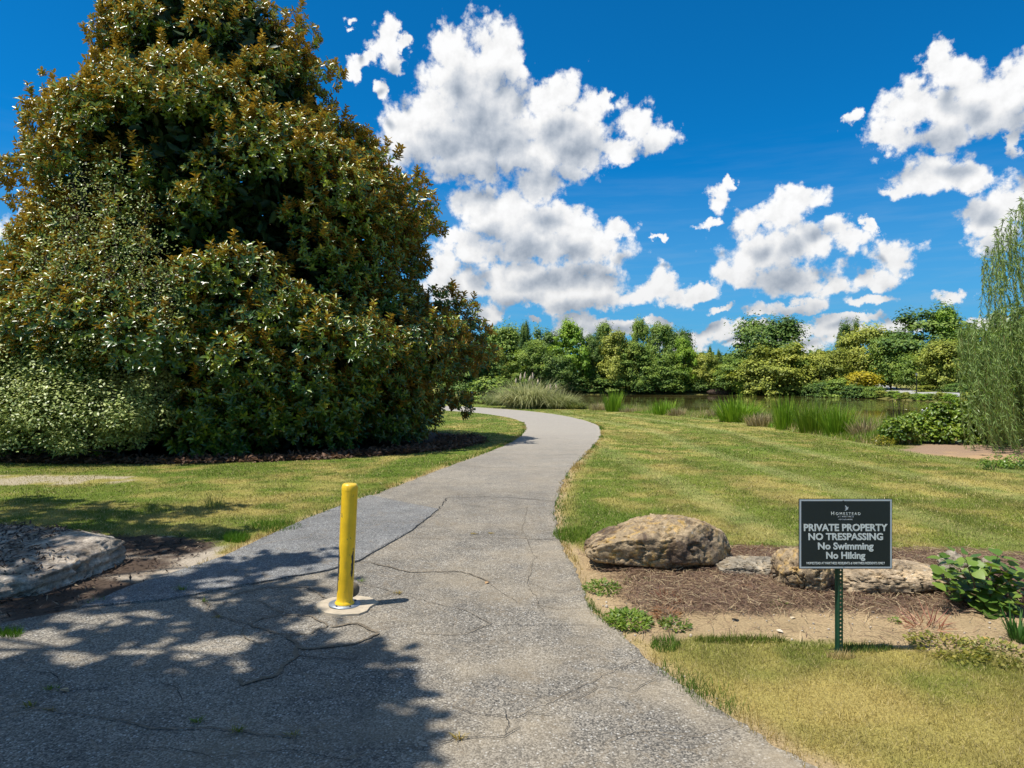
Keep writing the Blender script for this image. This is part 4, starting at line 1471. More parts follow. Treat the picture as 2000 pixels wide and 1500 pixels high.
def build_pale_shrub():
    D = 15.2
    lumps = []
    for px, py, r, dy in [(150, 715, 1.05, 0), (60, 700, 1.1, .2), (235, 700, .75, .1), (40, 790, 1.1, -.3), (130, 800, 1.05, -.5), (215, 800, .85, -.5), (290, 765, .6, 0), (330, 700, .50, .5), (-60, 740, 1.2, .2),
                          (-70, 810, 1.0, 0), (270, 650, .45, .8), (100, 640, .65, .6), (180, 655, .55, .6), (20, 630, .6, .8), (300, 820, .5, -.2), (85, 850, .8, -.4), (180, 855, .7, -.5), (-20, 850, .8, -.2), (240, 850, .5, -.4)]:
        p = wp(px, py, D + dy)
        lumps.append((p[0], p[1], max(p[2], .35), r))
        for _ in range(4):
            q = p + rand_dirs(1)[0] * r * .75
            lumps.append((q[0], q[1], max(q[2], .25), r * rng.uniform(.32, .55)))
    mat = mat_leaf("silvery_green_leaf", (.11, .175, .035), (.33, .39, .11), (.60, .64, .27), back=(.44, .48, .24), rough=.40, trans=.25, spec=.5, jitter=.25)
    v, f, t = lumpy(lumps, 3000, .082, LEAF4, .50, up=1.0, shell=(.62, 1.15), tint=.5, spread=.24)
    # arching whips over the top
    W, Wd = [], []
    for i in range(80):
        x, y, z, r = lumps[rng.integers(len(lumps))]
        a = rng.uniform(0, 6.28)
        s = np.array([x, y, z + r * .7]); e = s + np.array([math.cos(a) * .5, math.sin(a) * .4, rng.uniform(.25, .6)])
        pts = bend(s, e, 12, .15, .01)
        W.append(pts)
    wpnt = np.repeat(np.vstack(W), 2, 0) + rng.normal(0, .02, (len(np.vstack(W)) * 2, 3))
    nn = rand_dirs(len(wpnt)) + np.array([0, 0, .8]); dd = np.cross(nn, rand_dirs(len(wpnt)))
    v2, f2, k = leafset(wpnt, dd, nn, rng.uniform(.05, .075, len(wpnt)), .030, LEAF4)
    root = empty("pale_shrub", (lumps[0][0], D, 0)); off = np.array(root.location)
    tag(root, "pale silvery green small-leaved shrub at the left foot of the magnolia", "shrub")
    me = mesh_np("foliage", np.vstack([v, v2]) - off, np.vstack([f, f2 + len(v)]), mat, attrs={"tint": np.concatenate([t, np.full(len(v2), .7)])})
    tag(link("foliage", me, root), None, None, None, "stuff")
    st = [(bend((root.location.x + rng.uniform(-1.2, 1.2), D + rng.uniform(.2, .8), 0), (l[0], l[1], l[2]), 7, .1, .03), np.linspace(.03, .008, 7)) for l in lumps[::3]]
    st += [(w, np.linspace(.006, .002, 12)) for w in W]
    sv, sf = tube(st, 5)
    tag(link("stems", mesh_np("stems", sv - off, sf, BARK, smooth=True), root), kind="stuff")
    # climbing shoots of the same plant up into the tree
    vp = []
    stems = []
    for px0, py0, px1, py1 in [(170, 620, 165, 330), (195, 620, 205, 360), (130, 620, 120, 420), (250, 640, 262, 430), (300, 640, 310, 470), (215, 600, 235, 300), (100, 600, 80, 470), (280, 560, 285, 380), (150, 500, 140, 350), (330, 640, 345, 520)]:
        a, b = wp(px0, py0, 14.7), wp(px1, py1, 15.3)
        pts = bend(a, b, 40, 0, .07)
        stems.append((pts, np.linspace(.012, .004, 40)))
        for q in pts:
            m = rng.integers(5, 13)
            vp.append(q + rng.normal(0, 1, (m, 3)) * np.array([.22, .16, .12]) - np.array([0, .10, 0]))
    vp = np.vstack(vp)
    nn = rand_dirs(len(vp)) + np.array([0, -.4, .9]); dd = np.cross(nn, rand_dirs(len(vp)))
    v3, f3, k = leafset(vp, dd, nn, rng.uniform(.05, .08, len(vp)), .032, LEAF4)
    root = empty("climbing_vine", tuple(stems[0][0][0])); off = np.array(root.location)
    tag(root, "pale leafy vine shoots climbing up the left side of the magnolia", "vine")
    me = mesh_np("foliage", v3 - off, f3, mat, attrs={"tint": np.repeat(np.clip(rng.normal(.5, .2, len(vp)), 0, 1), k)})
    tag(link("foliage", me, root), None, None, None, "stuff")
    sv, sf = tube(stems, 5)
    tag(link("stems", mesh_np("stems", sv - off, sf, BARK, smooth=True), root), kind="stuff")


build_pale_shrub()
# ------------------------------------------------------------------ trees across the water
def crown_unit(kind, nleaf, size, seed):
    """Crown of height 1 (base 0) and width 1, made of leaf clumps."""
    r = np.random.default_rng(seed)
    lumps = []
    if kind == "round":
        for _ in range(110):
            z = r.uniform(.16, .92); w = .5 * math.sqrt(max(0.02, 1 - ((z - .48) / .52) ** 2))
            a, q = r.uniform(0, 6.28), r.uniform(.35, .95)
            lumps.append((math.cos(a) * w * q, math.sin(a) * w * q, z, r.uniform(.045, .13)))
    elif kind == "tall":
        for _ in range(120):
            z = r.uniform(.06, .97); w = .5 * min(1, .55 + z * 1.6) * (1 - max(0, z - .5) * 1.55)
            a, q = r.uniform(0, 6.28), r.uniform(.3, 1.0)
            lumps.append((math.cos(a) * w * q, math.sin(a) * w * q, z, r.uniform(.035, .10)))
    elif kind == "tiers":
        for k in range(15):
            z = .12 + .86 * k / 15 + r.uniform(-.02, .02); w = .5 * (1.02 - z) ** .75 + .03
            for _ in range(7):
                a, q = r.uniform(0, 6.28), r.uniform(.25, 1.0)
                lumps.append((math.cos(a) * w * q, math.sin(a) * w * q, z - .05 * q, r.uniform(.045, .09)))
    elif kind == "bush":
        for _ in range(60):
            z = r.uniform(.10, .80); w = .5 * math.sqrt(max(.02, 1 - (z / .98) ** 2))
            a, q = r.uniform(0, 6.28), r.uniform(.2, .95)
            lumps.append((math.cos(a) * w * q, math.sin(a) * w * q, z, r.uniform(.06, .18)))
    L = np.array(lumps); wts = L[:, 3] ** 2; wts /= wts.sum()
    i = r.choice(len(L), nleaf, p=wts)
    v = unit(r.normal(size=(nleaf, 3)))
    flip = (v[:, 2] < -.2) & (r.uniform(0, 1, nleaf) < .6)
    v[flip, 2] *= -1
    sq = .45 if kind == "tiers" else .8
    st = r.uniform(.55, 1.7, (len(L), 3)) * np.array([1.1, 1.1, .8])
    p = L[i, :3] + v * L[i, 3:4] * st[i] * np.array([1, 1, sq / .8]) * np.abs(r.normal(.75, .42, (nleaf, 1)))
    out = unit(np.stack([p[:, 0], p[:, 1], (p[:, 2] - .4) * .7], 1))
    n = unit(v * .6 + out * .4 + np.array([0, 0, .55]) + r.normal(0, .35, (nleaf, 3)))
    d = np.cross(n, unit(r.normal(size=(nleaf, 3))))
    s = size * r.uniform(.6, 1.5, nleaf)
    vv, f, k = leafset(p, d, n, s, s, CLUMP)
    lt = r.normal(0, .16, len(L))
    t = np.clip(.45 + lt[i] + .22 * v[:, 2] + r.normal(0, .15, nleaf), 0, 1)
    vv[:, 2] = np.maximum(vv[:, 2], .01)
    return vv, f, np.repeat(t, k)


def trunk_unit(seed, n=6, r0=.028, top=.8):
    r = np.random.default_rng(seed)
    main = np.stack([np.linspace(0, .03, 9) * r.uniform(-1, 1), np.linspace(0, .03, 9) * r.uniform(-1, 1), np.linspace(-.03, top, 9)], 1)
    paths = [(main, np.linspace(r0, .006, 9))]
    for _ in range(n):
        z = r.uniform(.2, .6); a = r.uniform(0, 6.28); q = r.uniform(.2, .36)
        paths.append((np.linspace((0, 0, z), (math.cos(a) * q, math.sin(a) * q, z + r.uniform(.12, .28)), 5), np.linspace(r0 * .5, .004, 5)))
    return tube(paths, 6)


TONES = {
 "mid": mat_leaf("mid_green_leaf", (0.068, 0.133, 0.024), (0.175, 0.266, 0.037), (0.319, 0.394, 0.061), rough=.55, trans=.22, spec=.3),
 "dark": mat_leaf("dark_green_leaf", (0.039, 0.089, 0.024), (0.103, 0.182, 0.033), (0.213, 0.289, 0.048), rough=.55, trans=.18, spec=.3),
 "bright": mat_leaf("bright_green_leaf", (0.084, 0.182, 0.018), (0.213, 0.350, 0.028), (0.380, 0.501, 0.046), rough=.5, trans=.25, spec=.3),
 "olive": mat_leaf("olive_green_leaf", (0.114, 0.148, 0.024), (0.274, 0.312, 0.043), (0.470, 0.470, 0.076), rough=.55, trans=.22, spec=.3),
 "yellow": mat_leaf("yellow_autumn_leaf", (0.172, 0.172, 0.018), (0.460, 0.380, 0.018), (0.60, 0.46, 0.022), rough=.5, trans=.25, spec=.3),
}
KINDS = {}
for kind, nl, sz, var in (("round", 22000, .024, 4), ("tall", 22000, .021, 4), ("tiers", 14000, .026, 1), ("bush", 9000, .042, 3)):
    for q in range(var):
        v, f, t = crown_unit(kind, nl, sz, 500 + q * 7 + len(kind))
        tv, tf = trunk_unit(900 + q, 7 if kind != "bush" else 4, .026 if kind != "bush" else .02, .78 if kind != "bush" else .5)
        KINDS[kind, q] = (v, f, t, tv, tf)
_cache = {}


def plant(name, cat, label, group, kind, q, tone, x, y, h, w, rz=0.0, z=None, bark=None):
    key = (kind, q, tone, bark)
    if key not in _cache:
        v, f, t, tv, tf = KINDS[kind, q]
        _cache[key] = (mesh_np("crown", v, f, TONES[tone], attrs={"tint": t}), mesh_np("trunk", tv, tf, bark or BARK_D, smooth=True))
    z = tz(x, y) - .05 if z is None else z
    root = empty(name, (x, y, z), rz)
    tag(root, label, cat, group)
    cr = link("crown", _cache[key][0], root, scale=(w, w, h))
    link("trunk", _cache[key][1], root, scale=(w * .8, w * .8, h))
    cr["kind"] = "stuff" if False else "thing"
    del cr["kind"]
    return root


def far_tree(px, top, wpx, D, kind, q, tone, label, group=None, name="leafy_tree", cat="tree", rz=None, sink=0):
    x = (px - 1000) / F * D
    z = tz(x, D) - .1 - sink
    ztop = EYE - (top - 750) / F * D
    return plant(name, cat, label, group, kind, q, tone, x, D, ztop - z, wpx / F * D, rng.uniform(0, 6.28) if rz is None else rz, z)


GW = "trees lining the far shore"
FAR = [
 # px, top, width, D, kind, variant, tone, label
 (918, 655, 130, 150, "round", 0, "dark", "dark rounded tree on the far shore just behind the magnolia's right edge"),
 (985, 640, 110, 178, "round", 1, "mid", "broad mid green tree rising behind the pampas grass"),
 (1026, 628, 34, 172, "tall", 0, "dark", "slim dark treetop standing above the trees behind the pampas grass"),
 (965, 690, 80, 158, "tall", 1, "olive", "yellowish green tree low behind the pampas grass's left side"),
 (1040, 668, 90, 164, "tall", 2, "mid", "dull green tree directly behind the pampas plumes"),
 (1065, 645, 80, 172, "round", 2, "dark", "dark green tree right of the pampas grass plumes"),
 (1112, 626, 92, 166, "tall", 3, "bright", "bright green pointed tree at the lake's left end"),
 (1085, 690, 80, 162, "round", 0, "dark", "shady low tree at the left end of the water"),
 (1160, 652, 66, 168, "tall", 0, "dark", "narrow dark tree right of the bright pointed tree"),
 (1180, 636, 62, 172, "tall", 1, "mid", "tall ragged green tree above the lake's left part"),
 (1205, 650, 90, 164, "tall", 2, "olive", "olive green full tree on the far bank above the reeds"),
 (1252, 622, 60, 170, "tall", 0, "mid", "tallest ragged treetop in the middle of the far shore"),
 (1240, 668, 90, 162, "tall", 3, "mid", "leafy tree under the tallest ragged treetop"),
 (1290, 638, 84, 166, "tall", 1, "mid", "full green tree right of the tallest ragged treetop"),
 (1322, 646, 72, 176, "round", 1, "dark", "dark rounded treetop behind the middle of the far shore"),
 (1300, 700, 90, 161, "round", 2, "mid", "low tree leaning over the water in mid shore"),
 (1336, 664, 62, 163, "tall", 2, "bright", "light green tree near the right end of the tall far wood"),
 (1372, 690, 66, 163, "round", 0, "olive", "small pale olive tree ending the tall far wood"),
 (1404, 684, 20, 185, "tall", 3, "dark", "thin little tree in the gap of the far wood"),
 (1386, 676, 14, 190, "tall", 0, "dark", "tiny dark spire of a tree in the gap of the far wood"),
 (1500, 624, 150, 162, "round", 1, "dark", "big dark dome shaped tree across the water"),
 (1552, 664, 92, 152, "tiers", 0, "dark", "dark cedar with level boughs beside the dome shaped tree"),
 (1443, 700, 90, 158, "round", 2, "mid", "low green tree in front of the dome shaped tree's left side"),
 (1512, 676, 140, 148, "round", 2, "olive", "rounded pale willow-like tree in front of the dome shaped tree"),
 (1575, 700, 70, 146, "round", 0, "mid", "green tree at the cedar's right foot"),
 (1620, 684, 84, 142, "round", 1, "olive", "olive tree left of the yellow shrub"),
 (1658, 628, 56, 158, "round", 2, "dark", "dark treetop peeping over the pale trees right of the cedar"),
 (1700, 640, 122, 146, "round", 0, "olive", "wide pale olive tree above the yellow shrub"),
 (1740, 660, 90, 138, "round", 1, "mid", "mid green tree over the far road's bend"),
 (1802, 606, 170, 136, "round", 2, "dark", "highest dark green tree at the right of the far shore"),
 (1848, 608, 76, 130, "tall", 1, "bright", "bright topped tree left of the weeping willow"),
 (1800, 690, 90, 128, "round", 0, "mid", "shady tree hanging over the far lamp post"),
 (1852, 668, 110, 118, "round", 1, "olive", "yellowing tree beside the weeping willow's hanging twigs"),
 (1920, 640, 140, 118, "round", 2, "mid", "green tree half hidden behind the weeping willow"),
 (2010, 620, 180, 110, "round", 0, "dark", "dark tree behind the weeping willow at the picture's edge"),
 (5, 478, 100, 62, "round", 1, "mid", "green tree showing at the left edge behind the magnolia"),
]
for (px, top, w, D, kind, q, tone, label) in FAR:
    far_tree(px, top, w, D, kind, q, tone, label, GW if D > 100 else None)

GB = "shrubs along the far bank"
BUSH = [
 (1680, 722, 66, 126, "bush", 0, "yellow", "bright yellow shrub across the water left of the far road"),
 (1640, 738, 60, 127, "bush", 1, "mid", "dark green shrub left of the yellow shrub"),
 (1612, 744, 50, 130, "bush", 2, "dark", "low dark shrub at the water by the green trees across the lake"),
 (1668, 750, 50, 120, "bush", 1, "dark", "low green shrub at the yellow shrub's foot"),
 (1700, 752, 46, 119, "bush", 0, "mid", "spreading green shrub right below the yellow shrub"),
 (1585, 748, 40, 140, "bush", 1, "dark", "dark shrub overhanging the far water near the cedar"),
 (1535, 735, 60, 150, "bush", 2, "dark", "dark shrub under the rounded pale willow-like tree"),
 (1480, 742, 54, 154, "bush", 0, "mid", "shrub at the far waterline under the low green tree"),
 (1452, 738, 30, 150, "bush", 2, "bright", "small bright green shrub at the far waterline"),
 (1410, 735, 60, 165, "bush", 0, "mid", "low shrubs' end clump in the gap of the far wood"),
 (1370, 738, 50, 162, "bush", 1, "dark", "dark shrub at the waterline by the pale olive tree"),
 (1120, 735, 60, 163, "bush", 2, "dark", "dark shrub at the lake's left end"),
 (1180, 738, 70, 163, "bush", 1, "dark", "dark waterside shrub behind the first reeds"),
 (1250, 735, 70, 162, "bush", 0, "dark", "dark waterside shrub in the middle of the far wood"),
 (1320, 738, 70, 162, "bush", 2, "mid", "green waterside shrub at the far wood's right part"),
 (960, 735, 90, 120, "bush", 1, "mid", "green shrub behind the left end of the pampas grass"),
 (1812, 752, 44, 118, "bush", 2, "olive", "pale spreading shrub beside the far lamp post"),
 (1870, 745, 60, 112, "bush", 0, "dark", "dark green shrub by the road under the willow twigs"),
]
for (px, top, w, D, kind, q, tone, label) in BUSH:
    far_tree(px, top, w, D, kind, q, tone, label, GB, "shrub", "shrub", sink=.1)
# waterside clumps in front of the far road
GC = "low clumps on the bank below the far road"
CLUMP_WORDS = ["nearest the yellow shrub", "second from the yellow shrub", "under the yellow shrub's right edge", "brownish one left of the lamp post's reflection", "below the road's bend",
               "small one at the waterline below the road's bend", "left of the lamp post's foot", "rounded one just right of the lamp post's foot", "second to the right of the lamp post's foot",
               "taller one between lamp post and willow", "brightest one beside the hanging willow twigs", "partly behind the willow twigs", "tiny one between the waterline clump and the lamp post"]
for i, (px, top, bot, w, tone) in enumerate([(1652, 760, 775, 24, "olive"), (1672, 758, 777, 22, "olive"), (1700, 762, 778, 30, "mid"), (1722, 765, 779, 26, "olive"), (1745, 766, 780, 26, "mid"), (1757, 771, 783, 20, "bright"),
                                             (1788, 770, 784, 18, "mid"), (1803, 772, 785, 20, "bright"), (1818, 771, 785, 18, "mid"), (1838, 768, 786, 24, "olive"), (1858, 772, 789, 28, "bright"), (1890, 770, 792, 30, "olive"), (1770, 768, 782, 18, "olive")]):
    p = on_ground(px, bot - 3)
    D = p[1]
    plant("bank_clump", "shrub", {"olive": "brownish", "mid": "green", "bright": "bright green"}[tone] + " clump on the far bank, " + CLUMP_WORDS[i],
          GC, "bush", i % 3, tone, p[0], D, (bot - top) / F * D * 1.1, w / F * D, i * 1.3)


def far_wood():
    """The wood beyond, too far off to tell trees apart."""
    n = 26000
    x = rng.uniform(-190, 260, n)
    y = rng.uniform(205, 250, n)
    hmax = 5.0 + 5.0 * fbm(x * .06, y * .02, 3, 401)
    hmax = np.where((x > 118) & (x < 142), 3.0, hmax)
    z = terrain(x, y) + hmax * np.sqrt(rng.uniform(0, 1, n))
    p = np.stack([x, y, z], 1)
    nn = unit(rng.normal(size=(n, 3)) * .6 + np.array([0, -.4, .6])); d = np.cross(nn, rand_dirs(n))
    s = rng.uniform(.9, 2.0, n)
    v, f, k = leafset(p, d, nn, s, s, CLUMP)
    o = link("distant_wood", mesh_np("distant_wood", v, f, TONES["dark"], attrs={"tint": np.repeat(np.clip(rng.normal(.4, .2, n), 0, 1), k)}))
    tag(o, "low dark wood far beyond the lake", None, None, "stuff")


far_wood()


# ------------------------------------------------------------------ far road and lamp posts
def build_far_road():
    pts = [(1668, 751), (1700, 753.5), (1722, 758), (1745, 763), (1790, 767.5), (1840, 770.5), (1900, 773), (1990, 776)]
    C = np.array([on_ground(px, py, 75) for px, py in pts])
    C = resample(C[:, :2], 10)
    T = unit(np.gradient(C, axis=0)); Nn = np.stack([-T[:, 1], T[:, 0]], 1)
    wdt = 2.6
    rows = []
    for s in np.linspace(-1, 1, 5): rows.append(C + Nn * s * wdt)
    V = np.concatenate([np.column_stack([r, terrain(r[:, 0], r[:, 1]) + .12]) for r in rows])
    n = len(C)
    i, j = np.meshgrid(np.arange(4), np.arange(n - 1), indexing="ij"); i, j = i.ravel(), j.ravel()
    f = np.stack([i * n + j, i * n + j + 1, (i + 1) * n + j + 1, (i + 1) * n + j], 1)
    low = V.copy(); low[:, 2] -= .5
    o = link("far_road", mesh_np("far_road", V, f[:, ::-1], M["farroad"], smooth=True))
    tag(o, "pale road climbing away on the far side of the lake", None, None, "structure")
    iron = mat_plain("black_iron", (.015, .016, .017), .45, .2, 10, .1, .002)
    glass = mat_plain("frosted_lamp_glass", (.55, .55, .50), .3, .05, 5, .05, .001)
    for (px, top, bot, label) in [(1715, 725, 747, "small black lamp post beyond the yellow shrub"), (1790, 728, 771, "black lamp post at the near side of the far road")]:
        p = on_ground(px, bot, 75)
        Hh = (bot - top) / F * p[1]
        r = empty("lamp_post", tuple(p)); tag(r, label, "lamp post", "lamp posts along the far road")
        link("post", lathe("post", [(.16, -.05), (.16, .25), (.10, .35), (.075, .6), (.065, Hh * .84), (.12, Hh * .85), (.12, Hh * .87)], iron, 12), r)
        link("lantern", lathe("lantern", [(.10, Hh * .87), (.19, Hh * .93), (.20, Hh * .95)], glass, 8, False), r)
        link("lamp_cap", lathe("lamp_cap", [(.24, Hh * .95), (.14, Hh * .985), (.03, Hh), (.0001, Hh + .03)], iron, 8, False), r)


build_far_road()
# ------------------------------------------------------------------ shore plants
def fan_blades(bases, dirs, length, width, droop, seg=4):
    """Arching tapered blades. bases (n,3), dirs (n,3) start directions."""
    n = len(bases)
    L, W, Dp = (np.broadcast_to(a, n) for a in (length, width, droop))
    side = unit(np.cross(dirs, np.array([0, 0, 1.0])) + 1e-6 * rng.normal(size=(n, 3)))
    t = np.linspace(0, 1, seg + 1)
    c = bases[:, None, :] + dirs[:, None, :] * (t[None, :, None] * L[:, None, None])
    hor = dirs * np.array([1, 1, 0])
    c = c + hor[:, None, :] * ((t ** 2)[None, :, None] * (L * Dp * .45)[:, None, None])
    c[..., 2] -= (t ** 2.2)[None] * (L * Dp)[:, None]
    w = (1 - t ** 1.6) * .5 + .02
    a = c - side[:, None, :] * (w[None, :] * W[:, None])[..., None]
    b = c + side[:, None, :] * (w[None, :] * W[:, None])[..., None]
    v = np.stack([a, b], 2).reshape(n, -1, 3)
    k = 2 * (seg + 1)
    q = np.arange(seg) * 2
    f = np.stack([q, q + 1, q + 3, q + 2], 1)
    f = (f[None] + (np.arange(n) * k)[:, None, None]).reshape(-1, 4)
    return v.reshape(-1, 3), f, k


def blade_clump(name, label, cat, group, px, pbot, ptop, wpx, n, c0, c1, lean=.25, droop=.25, width=.035, D=None, pos=None, plumes=None, fan=1.0):
    p = on_ground(px, pbot, 3, 70) if pos is None else np.array(pos, float)
    D = p[1]
    H = (pbot - ptop) / F * D; Wm = wpx / F * D
    r = np.sqrt(rng.uniform(0, 1, n)) * Wm * .5 * (.55 if fan > .5 else 1.0); a = rng.uniform(0, 6.28, n)
    b = np.stack([p[0] + np.cos(a) * r, p[1] + np.sin(a) * r * .8, np.zeros(n)], 1)
    b[:, 2] = terrain(b[:, 0], b[:, 1]) - .03
    out = np.stack([np.cos(a) * (r / (Wm * .5 + 1e-6)) * fan, np.sin(a) * (r / (Wm * .5 + 1e-6)) * fan, np.ones(n)], 1) + rng.normal(0, lean * .6, (n, 3)) * np.array([1, 1, .2])
    d = unit(out)
    L = H * rng.uniform(.55, 1.12, n) * (1 + .25 * droop)
    v, f, k = fan_blades(b, d, L, width * rng.uniform(.7, 1.3, n), droop * rng.uniform(.5, 1.5, n))
    m = rng.uniform(0, 1, (n, 1)) * .9
    col = (np.array(c0) * (1 - m) + np.array(c1) * m) * rng.uniform(.75, 1.25, (n, 1))
    root = empty(name, tuple(p)); tag(root, label, cat, group)
    bl = link("blades", mesh_np("blades", v - p, f, M["blades"], colors={"col": np.repeat(np.clip(col, 0, 1), k, 0)}), root)
    tag(bl, kind="stuff")
    if plumes:
        mt = mat_plain("dry_plume", (.50, .40, .29), .9, .25, 6)
        for (qx, qy, ql) in plumes:
            tip = wp(qx, qy, D + rng.uniform(-.4, .4))
            l = ql / F * D
            st = np.array([p[0] + (tip[0] - p[0]) * .35, tip[1], p[2]])
            sv, sf = tube([(bend(st, tip - np.array([0, 0, l]), 5), np.full(5, .008))], 4)
            P = bend(tip - np.array([0, 0, l]), tip + np.array([.05 * rng.normal(), 0, 0]), 8)
            pv, pf = tube([(P, np.array([.012, .05, .07, .075, .065, .05, .03, .005]) * 1.0)], 7)
            pv = pv + rng.normal(0, .012, pv.shape)
            link("plume", mesh_np("plume", np.vstack([sv, pv]) - p, np.vstack([sf, pf + len(sv)]), mt), root)
    return root


GREEN0, GREEN1 = (.13, .26, .014), (.30, .44, .035)
TAN0, TAN1 = (.24, .19, .07), (.50, .40, .23)
blade_clump("pampas_grass", "big mound of pampas grass with pale plumes where the path bends away", "ornamental grass", None, 1032, 797, 715, 150, 1700, (.25, .28, .09), (.58, .55, .28), .22, .55, .055, fan=1.15,
            plumes=[(1016, 729, 14), (1024, 726, 15), (1041, 727, 15), (1034, 733, 13), (1008, 738, 12), (1050, 740, 12)])
blade_clump("pampas_grass", "lower pampas grass mound on the lake side of the big one", "ornamental grass", None, 1090, 798, 745, 110, 1000, (.22, .26, .08), (.50, .49, .23), .22, .55, .05, fan=1.15,
            plumes=[(1075, 749, 12), (1087, 749, 12), (1068, 752, 11)])
blade_clump("tall_grass", "tall feathery grass between the magnolia and the pampas mound", "grass", None, 968, 792, 755, 60, 500, (.13, .20, .04), (.36, .37, .16), .25, .4, .05)
blade_clump("tall_grass", "low green grass tailing off right of the pampas mounds", "grass", None, 1122, 799, 776, 70, 520, (.12, .19, .03), (.33, .33, .11), .3, .4, .05)
GR, GT = "bright reed clumps along the near shore", "dry grass clumps along the near shore"
blade_clump("reed_clump", "narrow bright reed clump, first one right of the pampas grass", "reeds", GR, 1198, 804, 758, 30, 170, GREEN0, GREEN1, .12, .10, .05, fan=.3)
blade_clump("reed_clump", "small split reed clump in front of the middle of the water", "reeds", GR, 1298, 810, 774, 44, 170, GREEN0, GREEN1, .22, .14, .05, fan=.4)
blade_clump("reed_clump", "leafy reed clump with a tall spike near the brown bank stump", "reeds", GR, 1440, 824, 765, 66, 420, GREEN0, GREEN1, .25, .18, .045, fan=.5)
blade_clump("reed_clump", "tall slim reed clump leaning right, tallest tips of the row", "reeds", GR, 1534, 839, 765, 36, 230, GREEN0, GREEN1, .16, .10, .035, fan=.3)
blade_clump("reed_clump", "broad reed clump with yellow stalks right of the tallest tips", "reeds", GR, 1592, 846, 772, 62, 420, (.09, .19, .012), (.27, .36, .03), .15, .13, .032, fan=.4)
blade_clump("reed_clump", "rightmost reed clump beside the dry grass and leafy shrub", "reeds", GR, 1636, 852, 778, 44, 300, GREEN0, GREEN1, .16, .12, .03, fan=.4)
for px, pb, pt, w, n, lab in [(1168, 801, 783, 34, 200, "short dry grass just left of the first reed clump"), (1322, 812, 790, 32, 200, "dry grass tuft right of the small split reed clump"), (1398, 817, 792, 30, 180, "pinkish dry grass left of the leafy reed clump"),
                             (1492, 832, 799, 64, 460, "wide band of pinkish dry grass between the reed clumps"), (1690, 858, 808, 44, 260, "tall pale seedy grass between rightmost reeds and shrub"), (1230, 805, 792, 40, 160, "low dry grass in front of the open water")]:
    blade_clump("dry_grass_clump", lab, "dry grass", GT, px, pb, pt, w, n, TAN0, TAN1, .30, .2, .03, fan=.5)


def band_weeds():
    """Mixed low weeds on the bank between the reeds."""
    pts = [on_ground(px, py, 3, 70)[:2] for px, py in [(1128, 798), (1200, 803), (1290, 810), (1370, 816), (1440, 823), (1520, 836), (1600, 849), (1680, 862), (1722, 868)]]
    C = resample(pts, 30)
    n = 30000
    t = rng.integers(0, len(C), n)
    T = unit(np.gradient(C, axis=0)); Nn = np.stack([T[:, 1], -T[:, 0]], 1)
    dist = C[t][:, 1]
    s = rng.uniform(-.15, 2.4, n) * np.where(t > len(C) - 40, .4, 1)
    xy = C[t] - Nn[t] * s[:, None] * np.where(Nn[t][:, :1] > 0, -1, 1) + rng.normal(0, .12, (n, 2))
    m = fbm(xy[:, 0] * .8, xy[:, 1] * .8, 3, 501)
    h = (.36 + 1.30 * m) * np.clip(.35 + s * .5, .25, 1.0) * rng.uniform(.5, 1.2, n) * np.where(xy[:, 1] > 36, .55, .85)
    b = np.column_stack([xy, terrain(xy[:, 0], xy[:, 1]) - .02])
    d = unit(rng.normal(0, .28, (n, 3)) + np.array([0, 0, 1]))
    v, f, k = fan_blades(b, d, h, .020 * rng.uniform(.6, 1.5, n), rng.uniform(.05, .4, n), 2)
    q = rng.uniform(0, 1, n) + (fbm(xy[:, 0] * 1.2, xy[:, 1] * .7, 3, 502) - .5) * 1.8
    col = np.where((q > .85)[:, None], np.array([.50, .40, .20]), np.where((q > .35)[:, None], np.array([.27, .32, .05]), np.array([.15, .28, .022]))) * rng.uniform(.7, 1.3, (n, 1))
    o = link("bank_weeds", mesh_np("bank_weeds", v, f, M["blades"], colors={"col": np.repeat(np.clip(col, 0, 1), k, 0)}))
    tag(o, "mixed weeds and grasses along the lake's near bank", None, None, "stuff")


band_weeds()


def leafy_shrub(name, label, cat, spots, D, per, size, tones, group=None, shape=LEAF6, aspect=.6, nstem=8, rough=.4, up=.55, trans=.22):
    lumps = []
    for px, py, r in spots:
        p = wp(px, py, D + rng.uniform(-.3, .3))
        g = tz(p[0], p[1])
        lumps.append((p[0], p[1], max(p[2], g + r * .45), r))
        for _ in range(4):
            q = p + rand_dirs(1)[0] * r * .8
            lumps.append((q[0], q[1], max(q[2], g + .06), r * rng.uniform(.3, .55)))
    v, f, t = lumpy(lumps, per, size, shape, aspect, up=up, shell=(.62, 1.1), tint=.45, spread=.22)
    x, y = np.mean([l[0] for l in lumps]), D
    root = empty(name, (x, y, tz(x, y))); off = np.array(root.location)
    tag(root, label, cat, group)
    fo = link("foliage", mesh_np("foliage", v - off, f, mat_leaf(name + "_leaf", *tones, rough=rough, trans=trans, jitter=.25), attrs={"tint": t}), root)
    tag(fo, kind="stuff")
    st = [(bend((l[0] * .7 + x * .3, l[1], off[2] - .03), (l[0], l[1], l[2]), 5, .02, .02), np.linspace(.012, .004, 5)) for l in lumps[::max(1, len(lumps) // nstem)]]
    sv, sf = tube(st, 5)
    tag(link("stems", mesh_np("stems", sv - off, sf, BARK_D, smooth=True), root), kind="stuff")
    return root


